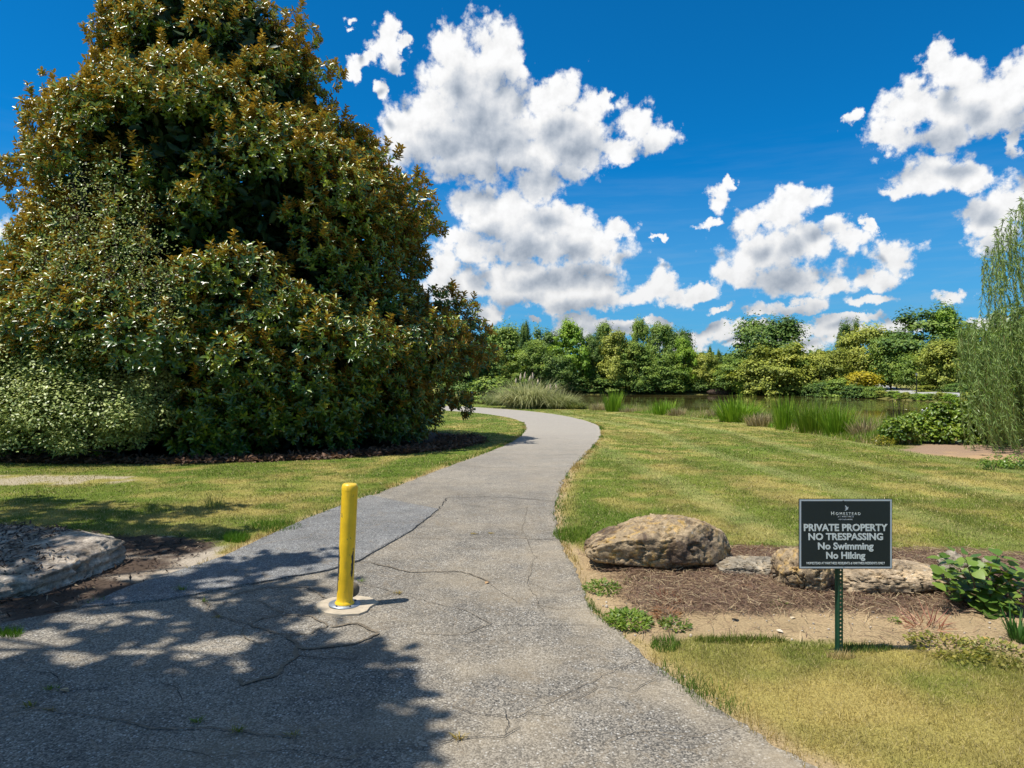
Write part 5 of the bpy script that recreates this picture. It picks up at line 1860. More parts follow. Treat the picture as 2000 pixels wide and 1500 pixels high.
leafy_shrub("leafy_shrub", "wide dark green large-leaved shrub bank below the weeping willow", "shrub",
            [(1752, 842, .42), (1790, 832, .46), (1830, 826, .50), (1872, 824, .52), (1915, 830, .48), (1950, 836, .45), (1770, 858, .36), (1815, 852, .42), (1860, 852, .42), (1905, 855, .40), (1738, 862, .26), (1940, 858, .38)],
            19.6, 2700, .11, ((.035, .080, .010), (.13, .215, .018), (.29, .35, .045)))
leafy_shrub("yellow_weed", "yellow flowered weed at the left foot of the large-leaved shrub", "weed", [(1722, 872, .22), (1738, 878, .16), (1712, 862, .16)], 18.9, 2600, .05, ((.10, .14, .015), (.24, .24, .025), (.46, .36, .03)), shape=LEAF4, nstem=4)
leafy_shrub("twiggy_sapling", "thin brownish sapling standing over the shrub in front of the water", "sapling", [(1758, 800, .34), (1740, 792, .24), (1776, 806, .24), (1756, 785, .22)], 21.5, 260, .085, ((.10, .09, .02), (.20, .16, .035), (.30, .24, .06)), shape=LONG4, aspect=.35, nstem=14)
leafy_shrub("ground_cover", "low bright green ground cover beyond the mown lawn at the right edge", "ground cover", [(1925, 912, .16), (1950, 908, .20), (1985, 912, .22), (2020, 914, .24), (1965, 918, .15), (2000, 922, .16)], 13.7, 3500, .045, ((.06, .13, .012), (.13, .22, .02), (.22, .30, .04)), shape=LEAF4, nstem=4)


def build_willow():
    D0 = 18.5
    cxw = wp(2165, 750, D0)
    root = empty("weeping_willow", (cxw[0], D0 + .4, tz(cxw[0], D0))); off = np.array(root.location)
    tag(root, "weeping willow with long hanging twigs at the right edge", "tree")
    tops = []     # (px, py) start of each twig and its length in px
    def add(n, x0, x1, ytop, length, dspread=1.3):
        for _ in range(n):
            px = x0 + 4 + (x1 - x0) * rng.uniform() ** .85
            yt = np.interp(px, *ytop) + abs(rng.normal(0, 42))
            tops.append((px, yt, length * rng.uniform(.5, 1.15), rng.normal(0, dspread)))
    add(115, 1915, 2150, ([1895, 1930, 1965, 2000, 2150], [530, 480, 430, 392, 250]), 120)
    add(120, 1945, 2200, ([1925, 2000, 2200], [540, 450, 330]), 170)
    add(240, 1864, 2100, ([1865, 1900, 1960, 2100], [640, 630, 600, 560]), 165)
    add(190, 1895, 2110, ([1910, 1950, 2000, 2110], [730, 705, 690, 680]), 150)
    add(120, 1890, 2080, ([1890, 1950, 2080], [770, 740, 735]), 100)
    add(90, 2010, 2300, ([2000, 2300], [300, 240]), 330)
    add(14, 1893, 1908, ([1890, 1915], [660, 640]), 200, .4)
    P, Dd, twigs = [], [], []
    for (px, py, ln, dd) in tops:
        D = D0 + dd
        a = wp(px, py, D)
        l = ln / F * D
        n = max(7, int(l / .052))
        t = np.linspace(0, 1, n)
        o = np.array([-.40 - .15 * rng.uniform(), .25 * rng.normal(), 0]) if px < 2080 else np.array([.2 * rng.normal(), .25 * rng.normal(), 0])
        sway = rng.normal(0, .05)
        # the wind carries every twig a little to the right at its end
        pts = a + np.outer(np.sqrt(t) * .55 - .10 * t, o) * min(1.2, l) * .8 + np.outer(t ** 1.5, np.array([(.42 if py > 640 else .20) + sway * 2.5, 0, 0])) * l
        pts[:, 2] += .12 * np.sin(np.minimum(t * 3.0, 1) * math.pi) - l * t ** 1.25
        g = tz(pts[0, 0], pts[0, 1]) + .05
        pts = pts[pts[:, 2] > g]
        if len(pts) < 4: continue
        twigs.append((pts[::3] if len(pts) > 9 else pts, np.full(len(pts[::3] if len(pts) > 9 else pts), .005)))
        tg = unit(np.gradient(pts, axis=0))
        for _ in range(3):
            P.append(pts + rng.normal(0, .012, pts.shape))
            Dd.append(unit(tg * .9 + rng.normal(0, .45, pts.shape) + np.array([.10, 0, -.25])))
    P, Dd = np.vstack(P), np.vstack(Dd)
    nn = np.cross(Dd, rand_dirs(len(P)))
    s = rng.uniform(.10, .175, len(P))
    v, f, k = leafset(P, Dd, nn, s, .021, LONG4)
    tone = mat_leaf("willow_leaf", (.060, .120, .016), (.17, .26, .035), (.40, .48, .13), back=(.24, .33, .10), rough=.42, trans=.22, jitter=.3)
    tint = np.clip(.42 + rng.normal(0, .22, len(P)) + .05 * (P[:, 2] - 2), 0, 1)
    tag(link("foliage", mesh_np("foliage", v - off, f, tone, attrs={"tint": np.repeat(tint, k)}), root), kind="stuff")
    tv, tf = tube(twigs, 3)
    tag(link("twigs", mesh_np("twigs", tv - off, tf, mat_plain("yellow_green_twig", (.22, .19, .07), .7, .2, 10), smooth=True), root), kind="stuff")
    tr = [(bend(off - np.array([0, 0, .1]), off + np.array([.2, .1, 4.2]), 8, 0, .04), np.linspace(.30, .16, 8))]
    fork = tr[0][0][-2]
    for px, py in [(1960, 470), (2010, 420), (2080, 330), (1930, 640), (1985, 655), (2040, 600), (2150, 280), (2250, 350), (1985, 700), (2060, 690)]:
        e = wp(px, py, D0 + rng.normal(0, .7))
        b0 = fork + np.array([0, 0, rng.uniform(-1.6, .1)])
        tr.append((bend(b0, e, 8, .45, .05), np.linspace(.09, .012, 8)))
    tv, tf = tube(tr, 7)
    link("trunk", mesh_np("trunk", tv - off, tf, BARK_D, smooth=True), root)


build_willow()


def build_duck():
    p = np.array([(1805 - 1000) / F * 62, 62, LAKE_Z])
    white = mat_plain("white_plumage", (.72, .70, .66), .8, .08, 20)
    root = empty("white_bird", tuple(p)); tag(root, "small white water bird floating beyond the leafy shrub", "bird")
    n, f = ICO4
    body = n * np.array([.24, .14, .13]) + np.array([0, 0, .09]); body[:, 2] += .10 * np.clip(-n[:, 0] - .55, 0, 1) * 1.2
    b2, f2 = n * np.array([.05, .042, .045]) + np.array([.25, 0, .33]), f
    nk, nf = tube([(np.array([(.17, 0, .12), (.23, 0, .20), (.235, 0, .28), (.245, 0, .33)]), np.array([.07, .042, .032, .036]))], 8)
    v = np.vstack([body, b2, nk]); fs = [np.vstack([f, f2 + len(body)]), nf + 2 * len(body)]
    link("body", mesh_np("body", v, fs, white, smooth=True), root)
    bill, bf = tube([(np.array([(.29, 0, .325), (.33, 0, .318), (.36, 0, .312)]), np.array([.018, .014, .004]))], 6)
    link("bill", mesh_np("bill", bill, bf, mat_plain("orange_bill", (.55, .25, .03), .5, .05)), root)


build_duck()
p = on_ground(1407, 770, 100)
o = link("root_mound", rock_mesh("root_mound", (6.2, 2.4, 2.6), mat_plain("brown_earth", (.10, .065, .045), .95, .4, 1.5, .8, .1), [(-.6, 0, .8, .7), (.7, 0, .7, .75)], seed=31, e=2.2, amp=.25, geo=ICO4), None, (p[0], p[1], p[2] + .5))
tag(o, "brown mound of earth and roots at the far waterline", "mound")


# ------------------------------------------------------------------ the bed with the stones
def heart_leaf(mat, tint, fold, seed):
    r = np.random.default_rng(seed)
    out = [(0, 0), (-.10, .18), (.02, .38), (.22, .47), (.48, .42), (.75, .24), (1.0, 0)]
    L = [(x, y, abs(y) * fold - .10 * x * x) for x, y in out]
    R = [(x, -y, abs(y) * fold - .10 * x * x) for x, y in out]
    mid = [(x, 0, -.10 * x * x) for x in (.25, .5, .75)]
    v = np.array(L + R[1:-1] + mid); v[:, 2] += r.normal(0, .012, len(v))
    l = list(range(7)); rr = [0] + list(range(7, 12)) + [6]; m = [0, 12, 13, 14, 6]
    tri = [(l[0], l[2], l[1]), (l[0], m[1], l[2]), (m[1], l[3], l[2]), (m[1], l[4], l[3]), (m[1], m[2], l[4]), (m[2], l[5], l[4]), (m[2], m[3], l[5]), (m[3], l[6], l[5]),
           (rr[0], rr[1], rr[2]), (rr[0], rr[2], m[1]), (m[1], rr[2], rr[3]), (m[1], rr[3], rr[4]), (m[1], rr[4], m[2]), (m[2], rr[4], rr[5]), (m[2], rr[5], m[3]), (m[3], rr[5], rr[6])]
    return mesh_np("leaf", v, np.array(tri), mat, attrs={"tint": np.full(len(v), tint)}, smooth=True)


def build_seedling():
    mat = mat_leaf("broad_seedling_leaf", (.045, .105, .016), (.105, .19, .022), (.19, .27, .04), rough=.45, trans=.25, jitter=.2)
    shared = [heart_leaf(mat, t, fd, i) for i, (t, fd) in enumerate([(.25, .12), (.5, .05), (.75, .18), (.95, .08)])]
    base = np.array([*gp(1908, 1186), 0.0])
    root = empty("broadleaf_seedling", tuple(base)); tag(root, "bushy seedling with broad heart-shaped leaves hiding the stones at right", "plant")
    stems = []
    anchors = [(1845, 1090), (1862, 1108), (1880, 1088), (1915, 1090), (1950, 1082), (1975, 1105), (1995, 1130), (1850, 1150), (1870, 1172), (1900, 1120), (1925, 1135), (1945, 1155), (1975, 1165), (1990, 1180), (1905, 1160), (1935, 1105), (1885, 1140),
               (1958, 1130), (1838, 1120), (2010, 1110), (2015, 1150), (1930, 1180), (1965, 1200), (1925, 1222), (1955, 1220)]
    k = 0
    for (ax, ay) in anchors:
        D = base[1] + rng.uniform(-.28, .32)
        tip = wp(ax, ay, D); tip[2] = max(tip[2], .04)
        P = bend(base + rng.normal(0, .04, 3) * np.array([1, 1, 0]), tip, 7, .05, .01)
        stems.append((P, np.linspace(.006, .002, 7)))
        for j in range(9):
            q = P[rng.integers(3, 7)] + rng.normal(0, .045, 3)
            q[2] = max(q[2], .03)
            yaw = rng.uniform(0, 6.28)
            d = unit(np.array([math.cos(yaw), math.sin(yaw) - .25, rng.uniform(-.45, .15)]))
            nn = unit(np.array([rng.normal(0, .3), -.35 + rng.normal(0, .3), .9])); s = unit(np.cross(nn, d)); nn = np.cross(d, s)
            o2 = bpy.data.objects.new("leaf", shared[k % 4]); k += 1
            COL.objects.link(o2); o2.parent = root
            o2.matrix_local = Matrix.Translation(q - base) @ Matrix((d, s, nn)).transposed().to_4x4() @ Matrix.Scale(rng.uniform(.06, .115), 4)
    sv, sf = tube(stems, 5)
    tag(link("stems", mesh_np("stems", sv - base, sf, mat_plain("reddish_stem", (.16, .10, .05), .7, .2, 20), smooth=True), root), kind="stuff")


build_seedling()


def weed(name, label, px, py, rpx, n, hgt, tones, group=None, shape=LEAF4, size=.03, cat="weed", flat=.5, aspect=.5):
    c = np.array([*gp(px, py), 0.0])
    r = rpx / F * c[1]
    a, q = rng.uniform(0, 6.28, n), np.sqrt(rng.uniform(0, 1, n)) * r
    p = np.stack([np.cos(a) * q, np.sin(a) * q * 1.3, .012 + hgt * rng.uniform(0, 1, n) * (1 - .7 * (q / r))], 1)
    nn = unit(rng.normal(0, .5, (n, 3)) + np.array([0, 0, 1])); d = unit(np.stack([np.cos(a), np.sin(a), rng.uniform(-.1, 1.0, n) * flat], 1) + rng.normal(0, .5, (n, 3)))
    s = size * rng.uniform(.6, 1.4, n)
    v, f, k = leafset(p, d, nn, s, s * aspect, shape)
    me = mesh_np(name, v, f, mat_leaf(name + "_leaf", *tones, rough=.5, trans=.25, jitter=.2), attrs={"tint": np.repeat(np.clip(rng.normal(.5, .25, n), 0, 1), k)})
    return tag(link(name, me, None, tuple(c)), label, cat, group)


GREENS = ((.06, .12, .012), (.14, .215, .022), (.27, .33, .05))
weed("green_weed", "spreading green weed clump at the path edge by the boulder's left foot", 1178, 1152, 34, 420, .05, GREENS, "weeds in the stone bed")
weed("green_weed", "largest green weed clump where path, bed and grass meet", 1228, 1217, 42, 700, .06, GREENS, "weeds in the stone bed", size=.035)
weed("green_weed", "flat green weed right of the largest weed clump", 1317, 1223, 27, 220, .03, GREENS, "weeds in the stone bed")
weed("green_weed", "tiny bluish green weed in the straw below the boulder", 1262, 1143, 15, 110, .03, ((.04, .10, .03), (.10, .19, .06), (.20, .28, .1)), "weeds in the stone bed", size=.025)
weed("green_weed", "tiny green sprig left of the bluish weed", 1227, 1140, 11, 70, .03, GREENS, "weeds in the stone bed", size=.025)
weed("green_weed", "tiny green weed in the straw left of the sign post", 1520, 1183, 15, 80, .03, GREENS, "weeds in the stone bed", size=.02)
weed("green_weed", "tiny green weed on the sand right of the sign post", 1747, 1216, 9, 60, .02, GREENS, "weeds in the stone bed", size=.02)
weed("red_weed", "reddish dead weed in the middle of the straw bed", 1305, 1176, 22, 140, .05, ((.18, .06, .03), (.32, .12, .06), (.45, .24, .10)), "reddish weeds in the bed", shape=LONG4, size=.06, aspect=.15)
weed("red_weed", "reddish dry weed just above the flat green weed", 1300, 1204, 24, 130, .04, ((.18, .08, .03), (.36, .17, .07), (.45, .28, .12)), "reddish weeds in the bed", shape=LONG4, size=.05, aspect=.18)
weed("red_grass_tuft", "spiky pinkish red grass tuft below the seedling", 1808, 1232, 26, 60, .05, ((.28, .09, .06), (.42, .17, .11), (.52, .30, .18)), None, shape=LONG4, size=.15, aspect=.045, flat=1.6)
weed("sprawling_weed", "yellow green sprawling weeds at the lower edge of the bed at right", 1850, 1270, 62, 500, .05, ((.10, .12, .015), (.24, .23, .03), (.42, .34, .08)), "weeds at the bed's lower edge", size=.030)
weed("sprawling_weed", "olive green sprawling weeds at the picture's right edge", 1955, 1282, 60, 440, .06, ((.08, .11, .015), (.19, .20, .03), (.36, .30, .07)), "weeds at the bed's lower edge", size=.030)


def lily_clump():
    p = np.array([*gp(1990, 1252), 0.0])
    n = 70
    a = rng.uniform(0, 6.28, n)
    b = np.stack([np.cos(a) * .06, np.sin(a) * .06, np.zeros(n)], 1) * rng.uniform(0, 1, (n, 1))
    d = unit(np.stack([np.cos(a) * .35, np.sin(a) * .35, np.ones(n)], 1) + rng.normal(0, .12, (n, 3)))
    v, f, k = fan_blades(b, d, rng.uniform(.12, .30, n), .016, rng.uniform(.05, .35, n), 4)
    c = np.array([.045, .115, .018]) * rng.uniform(.7, 1.9, (n, 1))
    tag(link("strap_leaf_plant", mesh_np("strap_leaf_plant", v, f, M["blades"], colors={"col": np.repeat(c, k, 0)}), None, tuple(p)), "dark green strap-leaved plant at the right edge below the red stone", "plant")


lily_clump()


def scatter_strips(name, label, x, y, L, W, col, lift=.03, mat=None):
    n = len(x)
    a = rng.uniform(0, 6.28, n)
    d = np.stack([np.cos(a), np.sin(a), rng.normal(0, .22, n)], 1)
    z = terrain(x, y) + .05 * masks(x, y)["straw"] * .5 + rng.uniform(.004, lift, n)
    p = np.stack([x, y, z], 1)
    nn = unit(rng.normal(0, .4, (n, 3)) + np.array([0, 0, 1]))
    v, f, k = leafset(p, d, nn, L, W, (np.array([(-.5, .5, 0), (-.5, -.5, 0), (0, -.5, .09), (.5, -.35, 0), (.5, .35, 0), (0, .5, .09)]), np.array([(0, 1, 2, 5), (5, 2, 3, 4)])))
    me = mesh_np(name, v, f, mat or M["blades"], colors={"col": np.repeat(np.clip(col, 0, 1), k, 0)})
    return tag(link(name, me), label, None, None, "stuff")


def build_litter():
    # pine straw in the stone bed
    n = 76000
    x, y = rng.uniform(.5, 6.4, n), rng.uniform(4.2, 7.2, n)
    m = masks(x, y)
    k = rng.uniform(0, 1, n) < m["straw"] * np.clip(.55 + fbm(x * 4, y * 4, 3, 601), 0, 1) + .05 * m["sand"] * (m["psd"] > .1)
    x, y = x[k], y[k]; n = len(x)
    q = rng.uniform(0, 1, n)
    col = np.where((q < .5)[:, None], np.array([.19, .118, .082]), np.where((q < .80)[:, None], np.array([.33, .22, .135]), np.array([.54, .42, .25]))) * rng.uniform(.7, 1.3, (n, 1))
    scatter_strips("pine_straw", "brown pine straw strewn between the stones", x, y, rng.uniform(.05, .15, n), rng.uniform(.0024, .0048, n), col, .04)
    # red brown leaf litter under the magnolia
    n = 9000
    a, q = rng.uniform(math.pi * .95, 2.1 * math.pi, n), rng.uniform(.84, 1.03, n)
    x, y = MAG_C[0] + np.cos(a) * 7.45 * q, MAG_C[1] + np.sin(a) * 5.85 * q
    k = masks(x, y)["mag"] > .3
    x, y = x[k], y[k]; n = len(x)
    p = np.stack([x, y, rng.uniform(.012, .06, n)], 1)
    nn = unit(rng.normal(0, .45, (n, 3)) + np.array([0, 0, 1]))
    d = unit(np.cross(nn, rand_dirs(n)))
    v, f, kk = leafset(p, d, nn, rng.uniform(.10, .18, n), .065, LEAF6)
    c = np.array([.125, .068, .042]) * rng.uniform(.5, 1.8, (n, 1)) + rng.uniform(0, .06, (n, 1)) * np.array([1, .8, .5])
    tag(link("leaf_litter", mesh_np("leaf_litter", v, f, M["blades"], colors={"col": np.repeat(c, kk, 0)})), "red brown fallen leaves under the magnolia", None, None, "stuff")
    # bark chips on the ledge stone and round it
    from mathutils.bvhtree import BVHTree
    dg = bpy.context.evaluated_depsgraph_get(); dg.update()
    bvh = BVHTree.FromObject(LEDGE, dg)
    mw, inv = LEDGE.matrix_world, LEDGE.matrix_world.inverted()
    pts = []
    for _ in range(3600):
        X, Y = rng.uniform(-6.0, -3.6), rng.uniform(5.45, 6.9)
        w = fbm(np.array([X * 2.2]), np.array([Y * 2.2]), 3, 611)[0]
        if rng.uniform() > sstep(.40, .62, w + .30 * (-3.95 - X)): continue
        h = bvh.ray_cast(inv @ Vector((X, Y, 2)), inv.to_3x3() @ Vector((0, 0, -1)))
        if h[0] is not None and (mw.to_3x3() @ h[1]).z > .75: pts.append((mw @ h[0])[:])
    top = np.array(pts) if pts else np.zeros((0, 3))
    n = 5200
    x, y = rng.uniform(-5.6, -2.6, n), rng.uniform(4.1, 8.0, n)
    m = masks(x, y)
    k = (m["dl"] > .4) & (rng.uniform(0, 1, n) < sstep(.62, .38, fbm(x * 1.8 + 3, y * 3.0, 4, 77) + .30 * sstep(-3.7, -2.9, x) - .20) * .8 + .10) & (m["psd"] > .03)
    low = np.stack([x[k], y[k], np.zeros(k.sum())], 1)
    for nm, lab, P in (("bark_litter", "dark bark chips lying on the ledge stone", top), ("bark_mulch", "dark bark and leaf crumbs round the ledge stone", low)):
        n = len(P)
        if not n: continue
        P = P + np.array([0, 0, 1]) * rng.uniform(.004, .018, (n, 1))
        nn = unit(rng.normal(0, .4, (n, 3)) + np.array([0, 0, 1])); d = unit(np.cross(nn, rand_dirs(n)))
        v, f, kk = leafset(P, d, nn, rng.uniform(.03, .085, n), rng.uniform(.008, .022, n), LEAF4)
        c = np.array([.060, .042, .032]) * rng.uniform(.45, 2.2, (n, 1))
        c[rng.uniform(0, 1, n) < .10] = (.32, .25, .17)
        tag(link(nm, mesh_np(nm, v, f, M["blades"], colors={"col": np.repeat(c, kk, 0)})), lab, None, None, "stuff")
    # little stones and crumbs on the sand
    n = 420
    x, y = rng.uniform(.4, 3.6, n), rng.uniform(3.6, 5.4, n)
    m = masks(x, y); k = (m["sand"] > .5) & (m["psd"] > .0)
    x, y = x[k], y[k]
    v0, f0 = ico(1)
    V, Fs = [], []
    for i in range(len(x)):
        s = rng.uniform(.002, .009) * (2.2 if rng.uniform() < .06 else 1)
        V.append(v0 * s * rng.uniform(.6, 1.3, 3) + np.array([x[i], y[i], .004])); Fs.append(f0 + i * len(v0))
    tag(link("grit", mesh_np("grit", np.vstack(V), np.vstack(Fs), mat_plain("pale_grit", (.42, .36, .28), .9, .4, 20))), "pale grit and pebbles on the bare sand", None, None, "stuff")


build_litter()


def dry_leaf(px, py, size, col, label, group, z=.0):
    mat = mat_plain("dry_leaf_" + str(round(col[0], 2)), col, .7, .25, 40)
    T, Fc = np.array([(0, 0, 0), (.2, .22, .10), (.5, .34, .14), (.8, .2, .10), (1, 0, .02), (.8, -.2, .12), (.5, -.34, .18), (.2, -.22, .1), (.5, 0, 0)]), [np.array([(0, 8, 2, 1), (8, 4, 3, 2), (0, 7, 6, 8), (8, 6, 5, 4)])]
    x, y = gp(px, py)
    me = mesh_np("fallen_leaf", T * size, Fc, mat, smooth=True)
    o = link("fallen_leaf", me, None, (x, y, z + .006), (rng.normal(0, .15), rng.normal(0, .15), rng.uniform(0, 6.28)))
    tag(o, label, "leaf", group)


GL = "dry leaves lying about"
for a in [(1442, 1153, .13, (.42, .20, .06), "large curled orange leaf in the straw below the flat stone", .03), (1432, 1143, .10, (.50, .38, .26), "pale leaf just above the large orange leaf", .03), (1428, 1208, .08, (.24, .16, .08), "dark curled leaf at the lower edge of the straw", .02),
          (1915, 1250, .07, (.50, .30, .08), "orange leaf on the sand below the red stone's left end", .0), (1963, 1253, .06, (.55, .36, .14), "pale orange leaf at the right edge of the sand", .0), (1885, 1178, .06, (.50, .27, .07), "orange leaf under the seedling's left side", .03),
          (1952, 1192, .08, (.52, .30, .08), "bright orange leaf under the seedling's right side", .03), (117, 1352, .06, (.50, .36, .20), "pale tan leaf on the shaded asphalt at the left", .01), (458, 1119, .05, (.24, .17, .09), "small brown leaf on the blue-grey asphalt patch", .022),
          (953, 1140, .05, (.40, .25, .12), "small brown leaf on the sunlit path right of the bollard", .012), (1545, 1210, .05, (.55, .45, .30), "pale leaf on the sand left of the sign post", .0), (1530, 1237, .05, (.60, .52, .40), "whitish leaf scrap on the sand left of the sign post", .0)]:
    dry_leaf(a[0], a[1], a[2], a[3], a[4], GL, a[5])


def tuft(px, py, n, h, c, label, z=.012):
    p = np.array([*gp(px, py), z])
    a = rng.uniform(0, 6.28, n)
    b = np.stack([np.cos(a), np.sin(a) * .6, np.zeros(n)], 1) * rng.uniform(0, .035, (n, 1))
    d = unit(np.stack([np.cos(a) * .7, np.sin(a) * .7, np.ones(n)], 1) + rng.normal(0, .3, (n, 3)))
    v, f, k = fan_blades(b, d, h * rng.uniform(.5, 1.2, n), .005, rng.uniform(.1, .4, n), 3)
    col = np.array(c) * rng.uniform(.7, 1.4, (n, 1))
    tag(link("crack_tuft", mesh_np("crack_tuft", v, f, M["blades"], colors={"col": np.repeat(np.clip(col, 0, 1), k, 0)}), None, tuple(p)), label, "grass tuft", "grass tufts in the cracks")


G, Y = (.13, .20, .02), (.40, .30, .08)
for a in [(357, 1157, 34, .085, G, "tallest green tuft at the edge of the asphalt patch"), (398, 1178, 20, .04, G, "small green tuft below the patch's edge tuft"), (425, 1209, 34, .025, (.24, .19, .05), "yellowish moss tuft in the crack left of the bollard"),
          (102, 1350, 26, .04, G, "green tuft at the far left of the shaded asphalt"), (60, 1382, 34, .035, (.22, .22, .03), "yellow green tuft lowest at the far left"), (385, 1414, 40, .035, G, "green tuft in the long front crack"), (465, 1432, 36, .04, (.2, .22, .03), "yellow green tuft right of the front crack's green one"),
          (572, 1440, 30, .03, (.25, .22, .05), "pale tuft at the right end of the front crack"), (778, 1162, 30, .035, (.30, .22, .05), "brownish tuft right of the bollard"), (705, 1138, 18, .045, G, "thin green sprig just behind the bollard"),
          (898, 1446, 44, .04, Y, "straw coloured tuft in the sunlit front crack"), (925, 1045, 50, .025, Y, "dry yellow tuft strip across the path behind the bollard"), (960, 1044, 40, .02, Y, "dry yellow tuft at the right end of the yellow strip"), (100, 1391, 26, .02, (.25, .19, .06), "low mossy tuft at the left end of the front crack")]:
    tuft(*a)


def edge_grass():
    """Longer grass where the mower does not reach: along the walk's edges, round the stones, at the sign."""
    X, Yv, H, C = [], [], [], []
    def add(x, y, h, c):
        X.append(x); Yv.append(y); H.append(h); C.append(c)
    n = 16000
    for side, P in ((1, PR), (-1, PL)):
        q = P[(P[:, 1] > 3) & (P[:, 1] < 30)]
        i = rng.integers(0, len(q), n // 2)
        off = np.abs(rng.normal(0, .10, n // 2)) - .015
        x, y = q[i, 0] + side * off + edge_wob(q[i, 0], q[i, 1]), q[i, 1] + rng.normal(0, .06, n // 2)
        m = masks(x, y)
        k = rng.uniform(0, 1, len(x)) < np.clip(fbm(x * 1.6, y * 1.6, 3, 701) * 1.9 - .45, 0, 1) * (1 - m["dl"]) * (sdist(x, y, BED_R) > -.05)
        x, y = x[k], y[k]
        g = fbm(x * 1.1, y * 1.1, 3, 702)[:, None]
        c = np.where(g > .52, np.array([.10, .18, .018]), np.array([.42, .31, .10]))
        add(x, y, rng.uniform(.02, .075, len(x)), c * rng.uniform(.7, 1.3, (len(x), 1)))
    for px, py, rx, ry, m_, h, c in [(1120, 1046, 40, 14, 900, .07, (.15, .23, .025)), (1470, 1080, 60, 10, 900, .07, (.34, .15, .08)), (462, 1053, 26, 8, 700, .08, (.09, .19, .012)), (1300, 1262, 30, 14, 500, .06, (.10, .18, .02)), (1642, 1284, 28, 6, 260, .05, (.50, .38, .16)),
                                     (1690, 1268, 60, 8, 500, .05, (.11, .17, .03)), (1445, 1252, 90, 6, 800, .055, (.12, .17, .02)), (420, 990, 20, 6, 60, .22, (.22, .24, .05)), (540, 1030, 50, 12, 800, .06, (.10, .19, .015)), (20, 1240, 26, 7, 300, .06, (.09, .19, .012)), (480, 884, 60, 5, 200, .12, (.14, .2, .03))]:
        a, q = rng.uniform(0, 6.28, m_), np.sqrt(rng.uniform(0, 1, m_))
        gx, gy = [], []
        for aa, qq in zip(a, q):
            u = gp(px + rx * qq * math.cos(aa), py + ry * qq * math.sin(aa)); gx.append(u[0]); gy.append(u[1])
        add(np.array(gx), np.array(gy), h * rng.uniform(.4, 1.2, m_), np.array(c) * rng.uniform(.65, 1.5, (m_, 1)))
    x, y, h, c = np.concatenate(X), np.concatenate(Yv), np.concatenate(H), np.vstack(C)
    o = link("edge_grass", blades("edge_grass", x, y, h, np.clip(.0012 * y, .004, .02), np.clip(c, 0, 1), .5))
    tag(o, "longer uncut grass along the path edges and stones", None, None, "stuff")


edge_grass()


# ------------------------------------------------------------------ the tree overhead, left of the camera, that shades the foreground
SHADE = [  # (px, py, rx, ry, weight): where its shade falls in the picture
 (200, 1410, 330, 105, 1.0), (460, 1400, 300, 95, 1.0), (600, 1330, 190, 60, 1.0), (150, 1350, 260, 50, 1.0), (680, 1305, 95, 42, 1.0), (610, 1440, 130, 40, .9), (120, 1325, 160, 25, .8), (745, 1432, 55, 13, .7), (560, 1265, 90, 20, .6),
 (330, 1235, 130, 26, .9), (450, 1185, 160, 28, .9), (560, 1155, 95, 18, .9), (330, 1160, 120, 22, .9), (560, 1098, 95, 13, .8), (440, 1112, 70, 12, .6), (110, 1065, 110, 20, .35), (50, 1115, 70, 24, .6),
 (150, 1180, 160, 22, .8), (300, 1068, 60, 12, .6), (180, 1005, 170, 9, .9), (350, 992, 120, 7, .8), (60, 985, 90, 8, .8), (300, 1028, 130, 7, .7), (60, 1025, 80, 10, .8), (410, 1042, 50, 6, .6), (30, 1215, 60, 14, .6), (500, 1210, 90, 16, .7),
 (20, 1480, 400, 60, 1.0), (470, 1490, 220, 40, .9)]


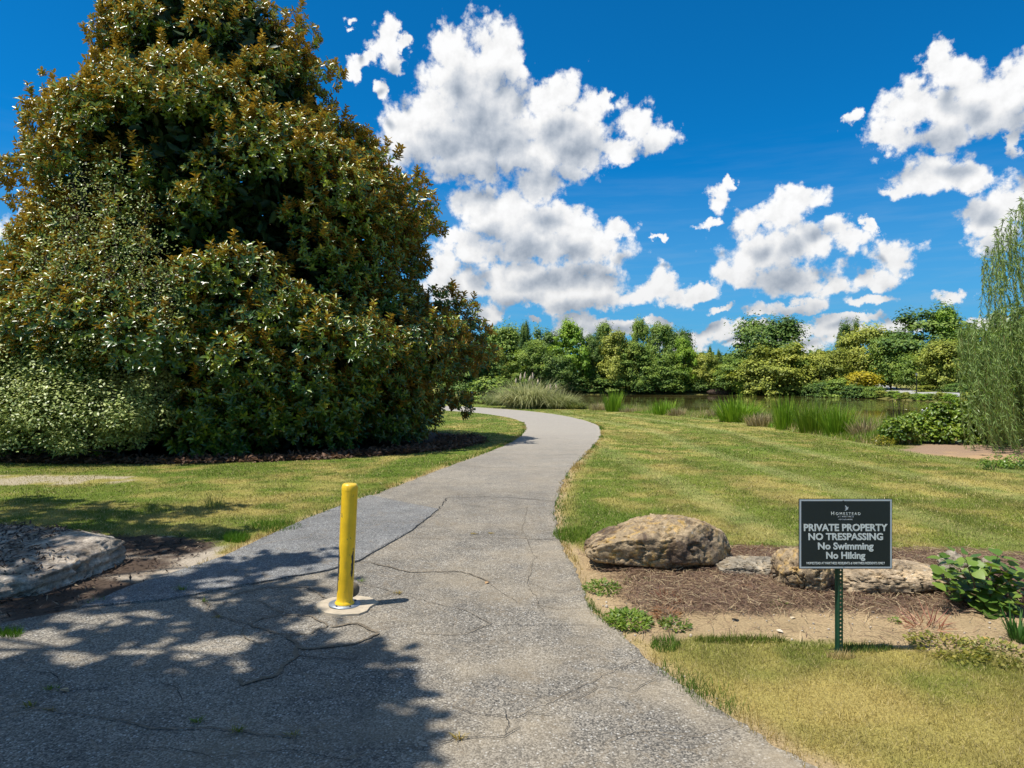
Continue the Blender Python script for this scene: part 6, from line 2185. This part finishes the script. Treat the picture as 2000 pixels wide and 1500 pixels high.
def build_shade_tree():
    base = np.array([-10.2, 4.2, 0.0])
    root = empty("shade_tree", tuple(base)); tag(root, "tall broad-leaved tree outside the view whose boughs shade the foreground", "tree")
    S = np.array(SUN_DIR)
    P = []
    cl = []
    for px, py, rx, ry, w in SHADE:
        a0, a1 = gp(px - rx, py), gp(px + rx, py)
        area = (a1[0] - a0[0]) * (gp(px, py - ry)[1] - gp(px, py + ry)[1])
        m = max(6, int(area * (13 if w >= .9 else 8) * w))
        for _ in range(m):
            a, q = rng.uniform(0, 6.28), math.sqrt(rng.uniform()) * .9
            gx, gy = gp(px + rx * q * math.cos(a), py + ry * q * math.sin(a))
            z = rng.uniform(6.2, 9.0) + .25 * max(0, gy - 4)
            c = np.array([gx, gy, 0]) + S * (z / S[2])
            if c[0] / max(c[1], .1) > -.76 and (c[2] - EYE) / max(c[1], .1) < .60: continue       # stays out of the view
            cl.append(c)
    cl = np.array(cl)
    # the rest of the crown, behind and to the left
    ext = base + np.array([0, 0, 8]) + rand_dirs(420) * np.array([4.0, 5.0, 3.4]) * rng.uniform(.5, 1, (420, 1))
    ext = ext[(ext[:, 0] < -5.2 - .37 * (ext[:, 2]) * .0) & ~((ext[:, 1] > 0) & (ext[:, 0] / np.maximum(ext[:, 1], .1) > -.80))]
    ext = ext[ext[:, 0] + .40 * ext[:, 2] < -4.0]
    allc = np.vstack([cl, ext])
    m = 16
    p = np.repeat(allc, m, 0) + rng.normal(0, .115, (len(allc) * m, 3))
    nn = unit(rng.normal(0, .45, p.shape) + np.array([0, 0, 1])); d = np.cross(nn, rand_dirs(len(p)))
    v, f, k = leafset(p, d, nn, rng.uniform(.14, .26, len(p)), .13, LEAF6)
    off = base
    tag(link("foliage", mesh_np("foliage", v - off, f, TONES["mid"], attrs={"tint": np.full(len(v), .5)}), root), kind="stuff")
    tr = [(bend(base - np.array([0, 0, .2]), base + np.array([.4, .2, 9.5]), 10, 0, .08), np.linspace(.38, .08, 10))]
    for i in range(0, len(allc), max(1, len(allc) // 60)):
        s = base + np.array([.15, .1, rng.uniform(3.5, 7)])
        tr.append((bend(s, allc[i], 7, .35, .08), np.linspace(.07, .012, 7)))
    tv, tf = tube(tr, 6)
    link("trunk", mesh_np("trunk", tv - off, tf, BARK, smooth=True), root)


build_shade_tree()
